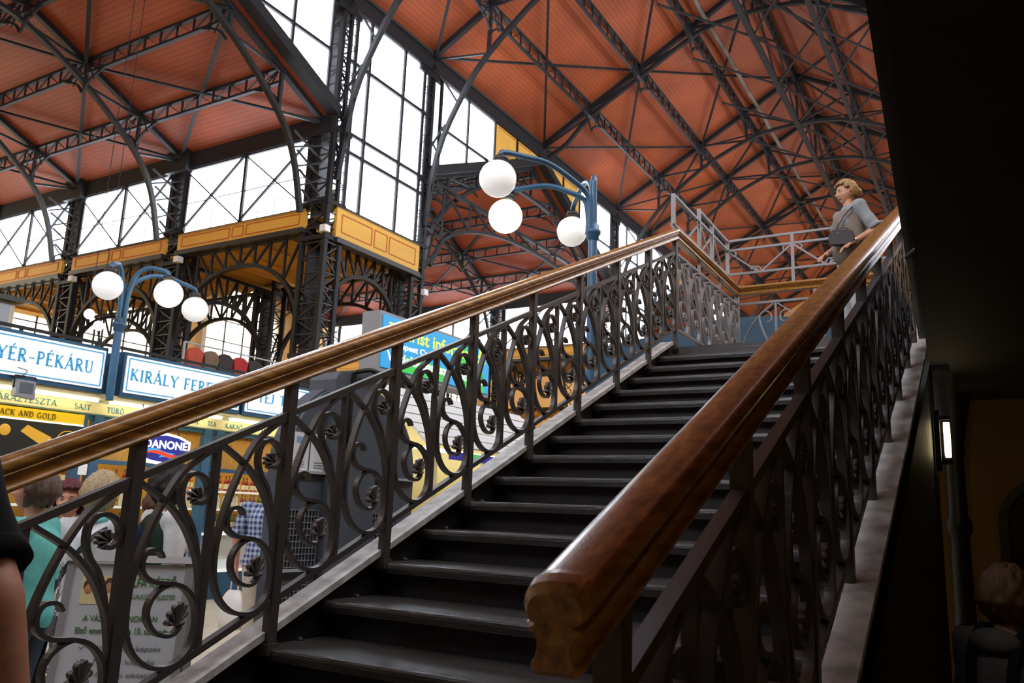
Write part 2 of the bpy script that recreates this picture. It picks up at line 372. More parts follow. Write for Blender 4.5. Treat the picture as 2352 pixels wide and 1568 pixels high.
# --- cross roofs (T) with trusses over the column rows
def tz(y, y0, y1): return TRZ-abs(y-(y0+y1)/2)*(TRZ-TE)/((y1-y0)/2)
TLOW = [(.55, 8.2), (.95, 9.6), (1.62, 10.6), (3.25, 11.85), (5.15, 12.78), (6.2, 12.95), (7.3, 12.98)]
for ti, (y0, y1) in enumerate(TR):
    ym = (y0+y1)/2
    for s in (-1, 1):
        if ti == 0 and s < 0:
            quad('ceiling', [(WO, y0, TE), (XN, y0, TE), (XN, ym, TRZ), (WO, ym, TRZ)][::-1], 'roof_red_x'); continue
        ye = y0 if s < 0 else y1
        pts = [(WO, ye, TE), (WO, ym, TRZ), (XN, ym, TRZ), (XN, ye, TE)]
        par = quad('ceiling', pts if s > 0 else pts[::-1], 'roof_red_x')
        def Y(d): return ye-s*d
        for xi, x in enumerate(CX):
            t = node('roof_truss', (x, Y(4), 13), par)
            bar('top_chord', (x, Y(-.1), TE-.25), (x, ym, TRZ-.25), .14, .16, 'iron', t, (1, 0, 0))
            polybar('bottom_chord', smooth_path([(x, Y(d), z) for d, z in TLOW], 4), .14, .12, 'iron', t, (1, 0, 0))
            prev = (x, Y(.1), TE-.3)
            for d, z in ((1.62, 10.6), (3.4, 11.9), (5.2, 12.8), (7.3, 12.98)):
                top = (x, Y(d), tz(Y(d), y0, y1)-.25); lo_ = (x, Y(d), z)
                bar('strut', top, lo_, .09, .09, 'iron', t, (1, 0, 0))
                bar('diagonal', prev, lo_, .07, .07, 'iron', t, (1, 0, 0)); prev = top
            for k in range(4):
                z = 8.4+k*.5; bar('lacing', (x, Y(-.1), z), (x, Y(.55+k*.15), z+.45), .05, .05, 'iron', t, (1, 0, 0)); bar('lacing', (x, Y(-.1), z+.45), (x, Y(.55+k*.13), z), .05, .05, 'iron', t, (1, 0, 0))
            xe = CX[xi+1] if xi < 3 else WO
            for d in (1.65, 3.45, 5.3, 7.3):
                if d == 7.3 and s < 0 and ti > 0: continue
                yy = Y(d); z = tz(yy, y0, y1)-.16
                girder('purlin', (x, yy, z), (xe, yy, z), .42, 9, par)
            for a, b in ((.1, 3.45), (3.45, 7.2)):
                za, zb = tz(Y(a), y0, y1)-.3, tz(Y(b), y0, y1)-.3
                bar('wind_brace', (x, Y(a), za), (xe, Y(b), zb), .1, .06, 'iron', par)
                bar('wind_brace', (xe, Y(a), za), (x, Y(b), zb), .1, .06, 'iron', par)
        # eave girder over the window strip
        g = node('eave_girder', (-22, ye, 11), par)
        bar('top_chord', (XN, Y(-.05), TE-.1), (WO, Y(-.05), TE-.1), .2, .12, 'iron', g); bar('bottom_chord', (XN, Y(-.05), 10.68), (WO, Y(-.05), 10.68), .2, .12, 'iron', g)
        for k in range(36): bar('web', (XN-k*.55, Y(-.05), 11.15), (XN-(k+1)*.55, Y(-.05), 10.68), .06, .05, 'iron', g) if k % 2 else bar('web', (XN-k*.55, Y(-.05), 10.68), (XN-(k+1)*.55, Y(-.05), 11.15), .06, .05, 'iron', g)
        bar('eave_plate', (XN, Y(.06), 10.92), (WO, Y(.06), 10.92), .05, .62, 'iron', g)

# --- yellow trims, window strips and arch girders round the flat bays
NTRIM = [0]
def trim(pf, nrm, s0, s1, z0, z1, panels):
    NTRIM[0] += 1
    n = Vector(nrm)
    t = struct(put('trim_%d' % NTRIM[0], None, Matrix.Translation(Vector(pf((s0+s1)/2, z0)))))
    bar('board', pf(s0, (z0+z1)/2), pf(s1, (z0+z1)/2), .12, z1-z0, 'ochre', t)
    def rect(a, b, c, d):
        for p, q in (((a, c), (b, c)), ((a, d), (b, d)), ((a, c), (a, d)), ((b, c), (b, d))):
            bar('panel_line', Vector(pf(*p))+n*.062, Vector(pf(*q))+n*.062, .03, .03, 'rust_line', t)
    h = z1-z0
    for a, b in panels: rect(a, b, z0+h*.22, z1-h*.22)
    bar('sill', Vector(pf(s0, z0-.07))+n*.03, Vector(pf(s1, z0-.07))+n*.03, .22, .14, 'iron_worn', t)
    return t
def arch_girder(name, par, pf, nrm, s0, s1, ztop, zcrown, zspring):
    g = node(name, pf((s0+s1)/2, zspring), par)
    bar('top_chord', pf(s0, ztop), pf(s1, ztop), .16, .1, 'iron', g)
    def az(s):
        t = abs(2*(s-s0)/(s1-s0)-1); return zspring+(zcrown-zspring)*sqrt(max(0, 1-t**2.2))
    N = 24; polybar('arch', [pf(s0+(s1-s0)*i/N, az(s0+(s1-s0)*i/N)) for i in range(N+1)], .14, .11, 'iron', g, nrm)
    k = 8
    for i in range(k+1):
        s = s0+(s1-s0)*(.04+.92*i/k); bar('post', pf(s, az(s)), pf(s, ztop), .06, .06, 'iron', g, nrm)
        if i < k:
            s2 = s0+(s1-s0)*(.04+.92*(i+1)/k)
            if i < k/2: bar('diagonal', pf(s, ztop), pf(s2, az(s2)), .06, .06, 'iron', g, nrm)
            else: bar('diagonal', pf(s, az(s)), pf(s2, ztop), .06, .06, 'iron', g, nrm)
    for e, sg in ((s0, 1), (s1, -1)):
        for z in (zspring+.6, zspring+1.2):
            bar('stay', pf(e, z+.3), pf(e+sg*abs(s1-s0)*(.06 if z < zspring+1 else .1), az(e+sg*abs(s1-s0)*.08)), .05, .05, 'iron', g, nrm)
    return g
def on_y(y): return lambda s, z: (s, y, z)
def on_x(x): return lambda s, z: (x, s, z)
YC = []
for fi, (y0, y1) in enumerate(FLAT):
    # jack-arched yellow ceiling
    mb = MB(); nb = 16; L = (XN-.4-WO)/nb; cs = []
    for i in range(nb*8+1):
        x = WO+i*L/8; t = (i % 8)/8; cs.append((x, 7.92+.2*sin(pi*t)))
    vs = [(x, y, z) for x, z in cs for y in (y0+.1, y1-.1)]+[(x, y, 8.3) for x, z in cs for y in (y0+.1, y1-.1)]
    n2 = 2*len(cs); mb.add(vs, [(2*i, 2*i+1, 2*i+3, 2*i+2) for i in range(len(cs)-1)]+[(n2+2*i, n2+2*i+2, n2+2*i+3, n2+2*i+1) for i in range(len(cs)-1)])
    yc = struct(mb.put('ceiling', 'ochre_dark'))
    for i in range(nb+1): bar('ceiling_rib', (WO+i*L, y0+.1, 7.9), (WO+i*L, y1-.1, 7.9), .06, .1, 'ochre', yc)
    YC.append(yc)
for ri, (yy, sg) in enumerate(((13.34, -1), (32.34, -1))):
    for k in range(3):
        a, b = CX[k]-.3, CX[k+1]+.3; mid = (a+b)/2
        w = glazing(on_y(yy), (0, -1, 0), [a, mid, b], [8.5, 10.62], minor=0, t=.1)
        for m0, m1 in ((a, mid), (mid, b)):
            bar('cross_brace', (m0, yy-.1, 10.6), (m1, yy-.1, 8.55), .06, .06, 'iron', w); bar('cross_brace', (m0, yy-.12, 8.55), (m1, yy-.12, 10.6), .04, .04, 'iron', w)
            for q in (1, 2, 3): bar('glazing_bar', (m0+(m1-m0)*q/4, yy-.02, 8.5), (m0+(m1-m0)*q/4, yy-.02, 8.85 if q != 2 else 9.1), .02, .02, 'iron', w)
            bar('glazing_bar', (m0, yy-.03, 9.5), (m1, yy-.03, 9.5), .025, .025, 'iron', w)
        trim(on_y(yy-.03), (0, -1, 0), a, b, 7.98, 8.52, [(a-.2, mid+.35), (mid+.22, mid-.22), (mid-.35, b+.2)])
        arch_girder('arch_girder', YC[ri], on_y(yy+.1), (0, 1, 0), a, b, 7.86, 7.25, 4.8)
        if ri == 0: arch_girder('arch_girder', YC[ri], on_y(17.6), (0, 1, 0), a, b, 7.86, 7.1, 4.8)
for fi, (y0, y1) in enumerate(FLAT):
    if fi == 2: continue
    for k, x in enumerate(CX[:3]):
        arch_girder('arch_girder', YC[fi], on_x(x), (1, 0, 0), y0+.45, y1-.45, 7.75, 7.1 if k == 0 else 6.9, 4.7)
    a, b = y0+.35, y1-.35
    glazing(on_x(XN-.05), (1, 0, 0), [a, 14.5, 16.1, b] if fi == 0 else [a, a+1.2, a+2.6, b], [8.62, 10.29, 10.84, 12.98, 14.6], t=.1, minor=0)
    mid = (a+b)/2
    trim(on_x(XN-.02), (1, 0, 0), a, b, 7.73, 8.62, [(a+.2, mid-.4), (mid-.28, mid+.28), (mid+.4, b-.2)])
# rear clerestory on the outer sides of the flat bays (seen from below through the girders)
for yy in (17.66, 36.86):
    glazing(on_y(yy), (0, -1, 0), [CX[0]-.3, -16, CX[1]+.3, CX[1]-.3, -21.6, CX[2]+.3], [8.5, 10.62], t=.1)
# --- gable glazing of the nave front above the cross roofs
for ti, (y0, y1) in enumerate(TR):
    ym = (y0+y1)/2
    lo = lambda s, y0=y0, y1=y1: tz(s, y0, y1)+.16
    if ti > 0:
        glazing(on_x(XN-.05), (1, 0, 0), [y0+.4, y0+2.0, y0+3.75], [10.5, 12.9, 14.6], lo=lo, t=.09)
        pts = [(y0+3.75, lo(y0+3.75)), (ym-.2, 14.6)]
        NTRIM[0] += 1
        t = struct(put('trim_%d' % NTRIM[0], None, Matrix.Translation((XN, ym, 14))))
        for a, b in ((y0+3.8, y0+5.3), (y0+5.4, ym)):
            pane(t, [(XN-.03, a, lo(a)), (XN-.03, b, lo(b)), (XN-.03, b, 14.62), (XN-.03, a, 14.62)], (1, 0, 0), 'ochre', 'spandrel_panel')
        for a, b in ((ym, ym+1.9), (ym+2., y1-3.8)):
            pane(t, [(XN-.03, a, lo(a)), (XN-.03, b, lo(b)), (XN-.03, b, 14.62), (XN-.03, a, 14.62)], (1, 0, 0), 'ochre', 'spandrel_panel')
        for a in (y0+5.35, ym+1.95): bar('panel_bar', (XN, a, lo(a)), (XN, a, 14.6), .07, .07, 'iron', t)
        for sg in (-1, 1):
            for d in (.25, ):
                ya, yb = ym+sg*.9, ym+sg*3.3
                bar('panel_line', (XN-.015, ya, lo(ya)+.12), (XN-.015, yb, lo(yb)+.12), .03, .03, 'rust_line', t)
                bar('panel_line', (XN-.015, ya, 14.5), (XN-.015, yb, 14.5), .03, .03, 'rust_line', t)
    glazing(on_x(XN-.05), (1, 0, 0), [y1-3.75, y1-2.0, y1-.4] if ti else [ym+2.2, y1-3.4, y1-1.8, y1-.4], [10.5, 12.9, 14.6], lo=lo, t=.09)
    for s in (-1, 1):
        ye = y0 if s < 0 else y1
        bar('gable_beam', (XN, ye, TE-.02), (XN, ym, TRZ-.02), .3, .34, 'iron', cl, (1, 0, 0))
    # transoms and brackets in the opening below the gable
    if ti > 0: arch_girder('tie_girder', cl, on_x(XN-.1), (1, 0, 0), y0+.4, y1-.4, 11.0, 10.6, 8.2)
# --- lattice columns
def column(x, y, ztop, label, wx=.78, wy=.5, lace=True):
    c = thing('lattice_column', label, 'column', (x, y, GZ))
    ax, ay = wx/2, wy/2
    for sx in (-1, 1):
        for sy in (-1, 1):
            bar('angle_post', (x+sx*ax, y+sy*ay, GZ), (x+sx*ax, y+sy*ay, ztop), .13, .13, 'iron', c)
    bar('web_plate', (x-ax*.55, y, GZ), (x-ax*.55, y, ztop), .04, wy*.9, 'iron', c, (0, 1, 0))
    bar('face_plate', (x-ax*.45, y-ay-.03, 8.6), (x-ax*.45, y-ay-.03, ztop-.5), ax*.9, .03, 'iron', c, (0, 1, 0))
    z0 = 2.5
    def lacing(pf):
        mb = MB(); z = z0; k = 0
        while z < ztop-.4:
            mb.bar(pf(-1 if k % 2 else 1, z), pf(1 if k % 2 else -1, z+.42), .05, .03, (0, 0, 1)); mb.bar(pf(-1, z), pf(1, z), .05, .03)
            z += .42; k += 1
        return mb
    lacing(lambda s, z: (x+ax, y+s*ay, z)).put('lacing', 'iron_worn', c)
    lacing(lambda s, z: (x+s*ax, y-ay, z)).put('lacing', 'iron_worn', c)
    lacing(lambda s, z: (x+s*ax, y+ay, z)).put('lacing', 'iron_worn', c)
    for z in (4.4, 7.6, 8.6, 10.7, ztop-.6): box('collar_plate', (x-ax-.09, y-ay-.09, z), (x+ax+.09, y+ay+.09, z+.12), 'iron', c)
    box('head_block', (x-ax-.1, y-ay-.3, ztop-.75), (x+ax+.1, y+ay+.12, ztop-.02), 'iron', c)
    box('base_block', (x-ax-.15, y-ay-.15, GZ), (x+ax+.15, y+ay+.15, GZ+.6), 'iron', c)
    return c
column(XC, 13.62, 15.1, 'tall black lattice corner column between the two big window walls', .8, .55)
column(XC, 17.4, 15.1, 'tall black lattice column right of the tall nave window')
column(CX[1], 13.6, 11.3, 'black lattice column left of the corner column, first in the row')
column(CX[2], 13.6, 11.3, 'black lattice column second in the row left of the corner column')
column(CX[3], 13.6, 11.3, 'black lattice column at the far left end of the row', )
column(CX[1], 17.4, 11.3, 'black lattice column behind the yellow ceiling, seen through the arch girders')
column(CX[2], 17.4, 11.3, 'black lattice column deepest in the yellow-ceilinged bay at left')
column(XC, 32.6, 15.1, 'distant black lattice column right of the blue three-globe lamp')
column(XC, 36.6, 15.1, 'second distant black lattice column down the nave front')
column(CX[1], 32.6, 11.3, 'distant black lattice column inside the far cross hall')
column(CX[2], 32.6, 11.3, 'most distant black lattice column inside the far cross hall')
column(XC, 51.8, 15.1, 'farthest black lattice column at the end of the nave front')
# small white loudspeaker boxes on the columns
for i, (p, lb) in enumerate((((-12.62, 13.25, 7.75), 'small white box lamp on the corner column below the yellow band'), ((-12.6, 17.7, 7.1), 'small white box lamp on the column right of the tall window'),
                             ((-18.45, 13.2, 7.6), 'small white box lamp on the column left of the corner column'), ((-23.8, 13.2, 7.6), 'small white box lamp on the second column left of the corner'))):
    t = thing('box_lamp', lb, 'lamp', p, 'box lamps on the columns'); x, y, z = p
    box('housing', (x-.06, y-.1, z), (x+.14, y+.1, z+.18), 'white_paint', t); box('bracket', (x-.2, y-.02, z+.06), (x-.06, y+.02, z+.12), 'iron', t)
# --- gable window of the nave end behind the camera
glazing(on_y(-6.95), (0, 1, 0), [-9.5, -6.8, -4.1, -1.4, 1.3], [8.5, 10.5, 12.5, 14.5], t=.1)
# --- right-hand clerestory and outer windows of the left aisle
glazing(on_x(4.58), (-1, 0, 0), [-5, 2, 9, 16, 23, 30, 37, 44, 51, 58], [10.2, 12.2, 14.2], t=.1)
def arched_window(y0, y1, z0, z1, x=WO+.02, m='daylit_glass_far'):
    w = window((x, y0, z0)); r = (y1-y0)/2; c = (y0+y1)/2
    n = 12; arc = [(x, c+r*cos(pi*i/n), z1-r+r*sin(pi*i/n)) for i in range(n+1)]
    pane(w, [(x, y0, z0), (x, y1, z0)]+arc, (1, 0, 0), m)
    for k in range(1, 4): yy = y0+(y1-y0)*k/4; bar('mullion', (x+.05, yy, z0), (x+.05, yy, z1-r+sqrt(max(0, r*r-(yy-c)**2))), .06, .06, 'iron', w)
    z = z0+1.1
    while z < z1-r*.3:
        hw = r if z < z1-r else sqrt(r*r-(z-z1+r)**2); bar('transom', (x+.05, c-hw, z), (x+.05, c+hw, z), .05, .05, 'iron', w); z += 1.1
    mb = MB(); ribbon(mb, [Vector((x+.06, y1+.12, z0))]+[Vector((x+.06, c+(r+.12)*cos(pi*i/n), z1-r+(r+.12)*sin(pi*i/n))) for i in range(n+1)]+[Vector((x+.06, y0-.12, z0))], (1, 0, 0), .25, .2); mb.put('surround', 'stone_wall', w)
for a in (1.5, 7.5, 13.2, 18.5, 25.4, 34.2, 40.5, 46): arched_window(a, a+4.9 if a != 34.2 else a+4, 4.4, 11.9 if a != 18.5 else 9.5)
# --- galleries: left gallery deck and right gallery above the camera
struct(box('floor_gallery', (WO, -6, FZ-.3), (-10.4, 61, FZ), 'ochre_dark'))
# ============================================================ staircase
RUN, RISE = .33, .14626
SS = RISE/RUN
XL, XR = .0, 1.9955
N0, N1 = -5, 15
ST = thing('staircase', 'broad dark staircase with worn treads and steel stringers climbing to the landing', 'staircase', (1, -1.6, GZ))
tp = [(-.008, -.010), (-.010, -.022), (-.006, -.046), (.37, -.046), (.37, 0), (.004, 0), (-.004, -.003)]
mb = MB(); mb.prism(tp, Matrix(((0, 0, 1, -.035), (1, 0, 0, 0), (0, 1, 0, 0), (0, 0, 0, 1))), 2.02); tread_me = mb.mesh('tread', 'tread')
mb = MB(); mb.box((-.03, 0, 0), (1.97, .012, RISE-.046)); riser_me = mb.mesh('riser', 'riser')
bl = MB(); bl.lathe([(.0001, .026), (.011, .022), (.016, .01), (.016, 0)], 8)
bolt_me = bl.mesh('bolt', 'iron_worn')
RY = Matrix.Rotation(pi/2, 4, 'Y')
mb = MB()        # curved angle bracket that carries each tread
ribbon(mb, smooth_path([(0, .02, -.06), (0, .05, -.11), (0, .12, -.15), (0, .22, -.155)], 4), (1, 0, 0), .02, .05); mb.box((-.025, .0, -.062), (.03, .28, -.046))
bracket_me = mb.mesh('tread_bracket', 'iron')
for n in range(N0, N1+1):
    y, z = n*RUN, n*RISE
    if n < N1: put('tread', tread_me, Matrix.Translation((0, y, z)), ST)
    put('riser', riser_me, Matrix.Translation((0, y+.035, z-RISE)), ST)
    for x, s in ((-.035, 1), (2.0, -1)):
        put('bolt', bolt_me, Matrix.Translation((x, y+.2, z+.0)) @ RY, ST) if s > 0 else None
        put('tread_bracket', bracket_me, Matrix.Translation((.0 if s > 0 else 1.955, y, z)), ST)
    if n > N0: put('bolt', bolt_me, Matrix.Translation((-.035, y+.09, z-.05)) @ RY, ST)
def slopebox(name, x0, x1, v0, v1, m, ya, yb, parent):
    mb = MB(); vs = [(x, y, SS*y+v) for x in (x0, x1) for y in (ya, yb) for v in (v0, v1)]
    mb.add(vs, [(0, 1, 3, 2), (4, 6, 7, 5), (0, 4, 5, 1), (2, 3, 7, 6), (0, 2, 6, 4), (1, 5, 7, 3)]); return mb.put(name, m, parent)
YA, YB = N0*RUN-.3, N1*RUN-.05
for nm, a, b, w0, w1 in (('left', -.115, .0, -.05, -.038), ('right', 1.985, 2.085, 2.0, 2.012)):
    slopebox('stringer_web', w0, w1, -.2, .05, 'iron', YA, YB, ST)
    slopebox('stringer_flange', a, b, .032, .062, 'flange', YA, YB, ST)
    slopebox('stringer_bottom_flange', w0-.05, w1+.05, -.215, -.2, 'iron', YA, YB, ST)

# ------------------------------------------------------------ wrought-iron pattern, one panel per step
PA = [(-.95, .885), (-.909, .868), (-.772, .824), (-.589, .762), (-.437, .698), (-.296, .625), (-.179, .543), (-.105, .478), (-.05, .395), (-.02, .317), (.0, .22)]
PB = [(.0, .872), (-.13, .872), (-.238, .863), (-.438, .839), (-.581, .788), (-.669, .742), (-.764, .678), (-.84, .607), (-.888, .537), (-.9, .474), (-.885, .402), (-.81, .327), (-.68, .262), (-.524, .214), (-.355, .184), (-.209, .179), (-.106, .197), (-.06, .231), (-.045, .276), (-.075, .329), (-.141, .377), (-.253, .425), (-.396, .462), (-.53, .486), (-.643, .509), (-.742, .543), (-.785, .575), (-.784, .605), (-.74, .621), (-.661, .615), (-.593, .598), (-.55, .572)]
PI_ = [(-.30, .44), (-.4, .462), (-.5, .468), (-.606, .458), (-.66, .429), (-.652, .392), (-.596, .353), (-.514, .319), (-.398, .292), (-.307, .286), (-.25, .30)]
PC = [(-.12, .5), (-.19, .585), (-.262, .645), (-.345, .69), (-.4, .736), (-.413, .776), (-.395, .806), (-.336, .82), (-.248, .814), (-.15, .788), (-.088, .755), (-.07, .724), (-.096, .7), (-.163, .698), (-.226, .71)]
def leaf(mb, c, r, ang, shear, lobes=7, ex=1.25):
    """small ruffled acanthus shell, ribbed on both faces, in the (y,z) plane"""
    cy, cz = c; rim = []; k = lobes*4
    for i in range(k+1):
        a = -2.3+4.6*i/k; rr = r*(1+.2*abs(sin(lobes*pi*i/k))-.12)
        yy = rr*cos(a)*ex; zz = rr*sin(a)
        y = yy*cos(ang)-zz*sin(ang); z = yy*sin(ang)+zz*cos(ang)
        rim.append((y, z, .004+.010*abs(sin(lobes*pi*i/k))))
    root = (-r*.75*cos(ang), -r*.75*sin(ang))
    P = lambda y, z, x: (x, cy+y, cz+z+shear*y)
    vs = [P(root[0], root[1], .012), P(root[0], root[1], -.012)]
    for y, z, x in rim: vs += [P(y, z, x), P(y, z, -x), P((y+root[0])*.45, (z+root[1])*.45, .011+x*.35), P((y+root[0])*.45, (z+root[1])*.45, -.011-x*.35)]
    fs = []
    for i in range(k):
        a, b = 2+i*4, 6+i*4
        fs += [(a, b, b+2, a+2), (a+2, b+2, 0), (b+1, a+1, a+3, b+3), (b+3, a+3, 1), (a, a+1, b+1, b)]
    mb.add(vs, fs)
def panel_meshes(w, shear, m):
    def P(L): return smooth_path([(0, (u+1)*w, v+shear*(u+1)*w) for u, v in L], 3)
    out = []
    for nm, L, th, dp, tp_ in (('arch_bar', PA, .015, .03, None), ('scroll_bar', PB, .0145, .03, lambda t: 1 if t < .9 else 1-(t-.9)*3.5), ('spiral_bar', PI_, .0135, .026, None), ('hook_bar', PC, .0145, .028, None)):
        mb = MB(); ribbon(mb, P(L), (1, 0, 0), th, dp, taper=tp_); out.append((nm, mb.mesh(nm, m)))
    mb = MB(); leaf(mb, ((1-.30)*w, .335+shear*(1-.30)*w), .036, 1.25, shear*.6); out.append(('leaf', mb.mesh('leaf_large', m)))
    mb = MB(); leaf(mb, ((1-.22)*w, .733+shear*(1-.22)*w), .025, 2.3, shear*.6, 6); out.append(('leaf', mb.mesh('leaf_small', m)))
    return out
PROF = [(-.026, 0), (-.032, .004), (-.034, .012), (-.029, .019), (-.0265, .03), (-.028, .042), (-.035, .052), (-.0405, .0555), (-.041, .0595), (-.034, .0625), (-.0335, .0665), (-.0415, .069), (-.0455, .078), (-.0455, .087), (-.042, .097), (-.033, .105), (-.018, .109), (0, .110)]
PROF = [(v.x, v.y) for v in smooth_path([(x, y, 0) for x, y in PROF], 2)]
PROF = PROF+[(-x, y) for x, y in PROF[-2::-1]]
def handrail(name, path, m, parent, endcap=True):
    """moulded rail: profile kept upright, swept along a path"""
    path = [Vector(p) for p in path]; k = len(path); n = len(PROF); vs = []
    for i, p in enumerate(path):
        d0 = (path[i]-path[i-1]) if i else (path[1]-path[0]); d1 = (path[i+1]-path[i]) if i < k-1 else d0
        h0 = Vector((d0.x, d0.y, 0)).normalized(); h1 = Vector((d1.x, d1.y, 0)).normalized()
        h = (h0+h1).normalized(); sc = 1/max(.4, h.dot(h0)); s = Vector((h.y, -h.x, 0))
        vs += [p+s*x*sc+Vector((0, 0, y)) for x, y in PROF]
    mb = MB(); mb.add(vs, [(i*n+j, i*n+(j+1) % n, (i+1)*n+(j+1) % n, (i+1)*n+j) for i in range(k-1) for j in range(n)], 0, True)
    mb.add(vs[:n], [tuple(range(n-1, -1, -1))]); mb.add(vs[-n:], [tuple(range(n))])
    o = mb.put(name, m, parent); return o
def panel(ms, T, par):
    last = {}
    for k, (nm, me) in enumerate(ms):
        o = put(nm, me, T, par if nm != 'leaf' else last['spiral_bar' if k == 4 else 'hook_bar']); last[nm] = o
pm = panel_meshes(RUN, SS, 'rail_iron')
def sl(y, v): return SS*y+v
def balustrade(x, label):
    B = thing('stair_balustrade', label, 'balustrade', (x, -1.2, sl(-1.2, 0)))
    for i in range(-4, 15):
        panel(pm, Matrix.Translation((x, i*RUN, sl(i*RUN, 0))), B)
        if i % 2 == 0:
            y = i*RUN; bar('picket', (x, y, sl(y, .16)), (x, y, sl(y, .89)), .026, .022, 'rail_iron', B, (0, 1, 0))
    for n in range(-3, 16, 2):
        y = n*RUN+.006; bar('post', (x, y, sl(y, -.04)), (x, y, sl(y, 1.02)), .04, .04, 'rail_iron', B, (0, 1, 0))
        box('post_foot', (x-.03, y-.03, sl(y, -.03)), (x+.03, y+.03, sl(y, .0)+.012), 'rail_iron', B)
        if n < 15:
            for v0, v1 in ((.878, .905), (.158, .186)):
                ya, yb = n*RUN+.02, (n+2)*RUN-.012
                bar('rail_bar', (x, ya, sl(ya, (v0+v1)/2)), (x, yb, sl(yb, (v0+v1)/2)), .032, .024, 'rail_iron', B)
    ya = -4.3*RUN
    for v in (.89, .17): bar('rail_bar', (x, ya, sl(ya, v)), (x, -3*RUN-.012, sl(-3*RUN-.012, v)), .032, .024, 'rail_iron', B)
    return B
BL = balustrade(XL, 'left stair balustrade of scrolled iron with a glossy oak handrail')
BR = balustrade(XR, 'right stair balustrade of scrolled iron, nearest the camera, with a thick oak handrail')
YH = -1.125
# the oak rail is jointed from lengths
def rail_run(x, ys, parent):
    for a, b in zip(ys[:-1], ys[1:]):
        handrail('handrail', [(x, a+.0012, sl(a, 1.012)), (x, b-.0012, sl(b, 1.012))], 'oak', parent)
rail_run(XR, [YH, .62, 2.75, 4.97], BR)
rail_run(XL, [YH, .9, 3*RUN+.02, 3.3, 4.97], BL)
# worn carved end of the right handrail: rounded nose plate
mb = MB(); n = len(PROF)
base = Vector((XR, YH, sl(YH, 1.012)))
for k, (sc, off) in enumerate(((1.0, .0), (1.03, -.012), (.98, -.026), (.8, -.034))):
    vs = [base+Vector((x*sc, off, y*sc+SS*off+(1-sc)*.05)) for x, y in PROF]
    mb.v += [tuple(v) for v in vs]
for k in range(3):
    for j in range(n): mb.f.append((k*n+j, (k+1)*n+j, (k+1)*n+(j+1) % n, k*n+(j+1) % n)); mb.m.append(0); mb.sm.append(False)
mb.f.append(tuple(3*n+j for j in range(n))); mb.m.append(0); mb.sm.append(False)
mb.put('rail_end', 'oak', BR)
# ------------------------------------------------------------ landing
LZ = FZ
lf = struct(box('floor_landing', (-.12, 4.95, LZ-.28), (2.2, 7.2, LZ-.002), 'tread'))
LB = thing('landing_balustrade', 'balustrade round the stair landing with a bright oak rail and scrolled iron', 'balustrade', (0, 6, LZ))
pl = panel_meshes(.345, 0, 'guard_iron')
YL, YF = 4.98, 7.05
for i in range(6):
    panel(pl, Matrix.Translation((XL, YL+i*.345, LZ)), LB)
    if i: bar('picket' if i % 2 else 'post', (XL, YL+i*.345, LZ+(.16 if i % 2 else 0)), (XL, YL+i*.345, LZ+(.89 if i % 2 else 1.02)), .026, .026, 'guard_iron', LB, (0, 1, 0))
for v in (.89, .17): bar('rail_bar', (XL, YL, LZ+v), (XL, YF, LZ+v), .032, .024, 'guard_iron', LB)
bar('post', (XL, YF, LZ), (XL, YF, LZ+1.0), .045, .045, 'guard_iron', LB, (0, 1, 0))
handrail('handrail', [(XL, 4.97, sl(4.97, 1.012)), (XL, YF, LZ+.99), (4.5, YF, LZ+.99)], 'oak', LB)
BW = .86
for i in range(3):
    xa = XL+i*BW; xb = xa+BW; c = (xa+xb)/2
    bar('post', (xb, YF, LZ), (xb, YF, LZ+1.0), .04, .04, 'guard_iron', LB, (0, 1, 0))
    for v in (.89, .14): bar('rail_bar', (xa, YF, LZ+v), (xb, YF, LZ+v), .03, .024, 'guard_iron', LB)
    bar('picket', (c, YF, LZ+.14), (c, YF, LZ+.89), .022, .022, 'guard_iron', LB, (0, 1, 0))
    for sg in (-1, 1):
        mb = MB(); ribbon(mb, smooth_path([(c+sg*.43, YF, LZ+.2), (c+sg*.36, YF, LZ+.45), (c+sg*.22, YF, LZ+.7), (c+sg*.02, YF, LZ+.87)], 5), (0, 1, 0), .014, .026); mb.put('arch_bar', 'guard_iron', LB)
        mb = MB(); ribbon(mb, smooth_path([(c+sg*.03, YF, LZ+.14), (c+sg*.06, YF, LZ+.35), (c+sg*.15, YF, LZ+.58), (c+sg*.18, YF, LZ+.72), (c+sg*.13, YF, LZ+.79), (c+sg*.06, YF, LZ+.76), (c+sg*.05, YF, LZ+.68), (c+sg*.1, YF, LZ+.66)], 4), (0, 1, 0), .013, .024); mb.put('scroll_bar', 'guard_iron', LB)
        mb = MB(); ribbon(mb, smooth_path([(c+sg*.06, YF, LZ+.16), (c+sg*.2, YF, LZ+.34), (c+sg*.33, YF, LZ+.40), (c+sg*.38, YF, LZ+.32), (c+sg*.33, YF, LZ+.27)], 4), (0, 1, 0), .012, .022); mb.put('scroll_bar', 'guard_iron', LB)
